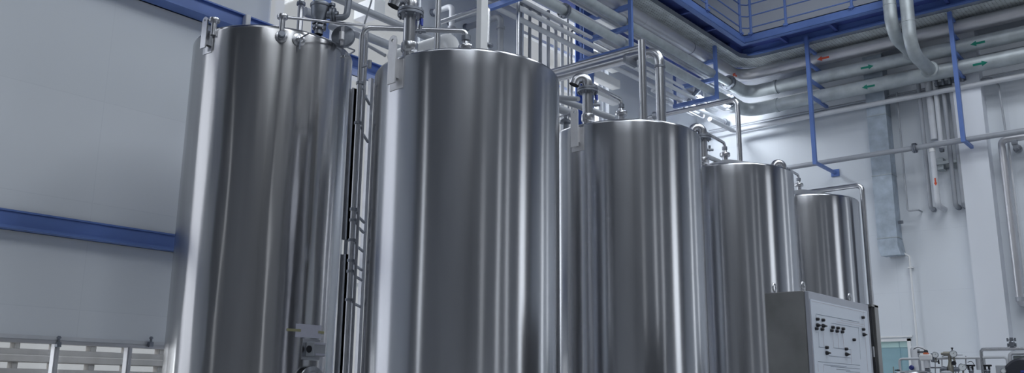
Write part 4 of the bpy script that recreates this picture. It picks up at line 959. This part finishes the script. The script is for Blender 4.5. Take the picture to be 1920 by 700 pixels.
mr2 = wn.nodes.new('ShaderNodeMapRange'); mr2.interpolation_type = 'SMOOTHSTEP'; mr2.inputs['From Min'].default_value = .2; mr2.inputs['From Max'].default_value = .95; mr2.inputs['To Min'].default_value = 0; mr2.inputs['To Max'].default_value = 1.7  # second glow added on the opposite side, for more tank streaks
wn.links.new(dp2.outputs['Value'], mr2.inputs['Value']); ad2 = wn.nodes.new('ShaderNodeMath'); ad2.operation = 'ADD'
wn.links.new(mr.outputs['Result'], ad2.inputs[0]); wn.links.new(mr2.outputs['Result'], ad2.inputs[1]); sz_ = wn.nodes.new('ShaderNodeSeparateXYZ'); wn.links.new(wc.outputs['Generated'], sz_.inputs[0])
mr3 = wn.nodes.new('ShaderNodeMapRange'); mr3.interpolation_type = 'SMOOTHSTEP'; mr3.inputs['From Min'].default_value = .45; mr3.inputs['From Max'].default_value = .85; mr3.inputs['To Min'].default_value = 0; mr3.inputs['To Max'].default_value = 6.0  # overhead glow added out of view, brightening the room through its windows
wn.links.new(sz_.outputs['Z'], mr3.inputs['Value']); ad3 = wn.nodes.new('ShaderNodeMath'); ad3.operation = 'ADD'
wn.links.new(ad2.outputs[0], ad3.inputs[0]); wn.links.new(mr3.outputs['Result'], ad3.inputs[1]); wn.links.new(ad3.outputs[0], bg.inputs['Strength'])
def area(x,y,z,sx,sy,pw,rot=(0,0,0),col=(.9,.95,1)):
    l = bpy.data.lights.new('fill_light','AREA'); l.shape = 'RECTANGLE'; l.size = sx; l.size_y = sy; l.energy = pw; l.color = col
    o = bpy.data.objects.new('fill_light', l); COL.objects.link(o); o.location = (x,y,z); o.rotation_euler = rot
    return o
for (x,y,sx,sy,pw) in ((-1,13.5,7,2.2,340),(0,8.5,7,2.2,340),(2,3.,7,2.2,340),(2,-3,7,2.2,260)):  # fill lamps added under the unseen ceiling to lift the room light
    area(x,y,12.85,sx,sy,pw)
area(-6,1.5,12.85,4,2.2,60)  # weaker added fill towards the left wall
# added fill lamp in an invented housing, washing the far wall corner
fl = E('fill_lamp',(-9.35,17.75,8.32),'added fill lamp in a small dark housing behind the pipes near the corner','lamp')
d_ = (V((-7.6,19.5,5.9))-V((-9.35,17.75,8.32))).normalized(); q_ = d_.to_track_quat('-Z','Y')
b = MB(); b.box((-.47,-.2,0),(.47,.2,.08),.01); b.v = [tuple(q_ @ V(v) + V((-9.35,17.75,8.32)) - d_*.02) for v in b.v]; b.build('fill_lamp_housing','cast',fl,smooth=False)
MB().tube([V((-9.35,17.75,8.32))-d_*.08,(-9.3,17.75,8.6)],.012,0,8).build('fill_lamp_bracket','cast',fl)
wl = area(0,0,0,.9,.35,72); wl.name = 'corner_fill'; wl.location = V((-9.35,17.75,8.32))+d_*.03; wl.rotation_euler = q_.to_euler()
sc = bpy.context.scene
sc.view_settings.view_transform = 'Standard'; sc.view_settings.look = 'None'; sc.view_settings.gamma = 1; sc.view_settings.exposure = 0
sc.view_settings.use_curve_mapping = False
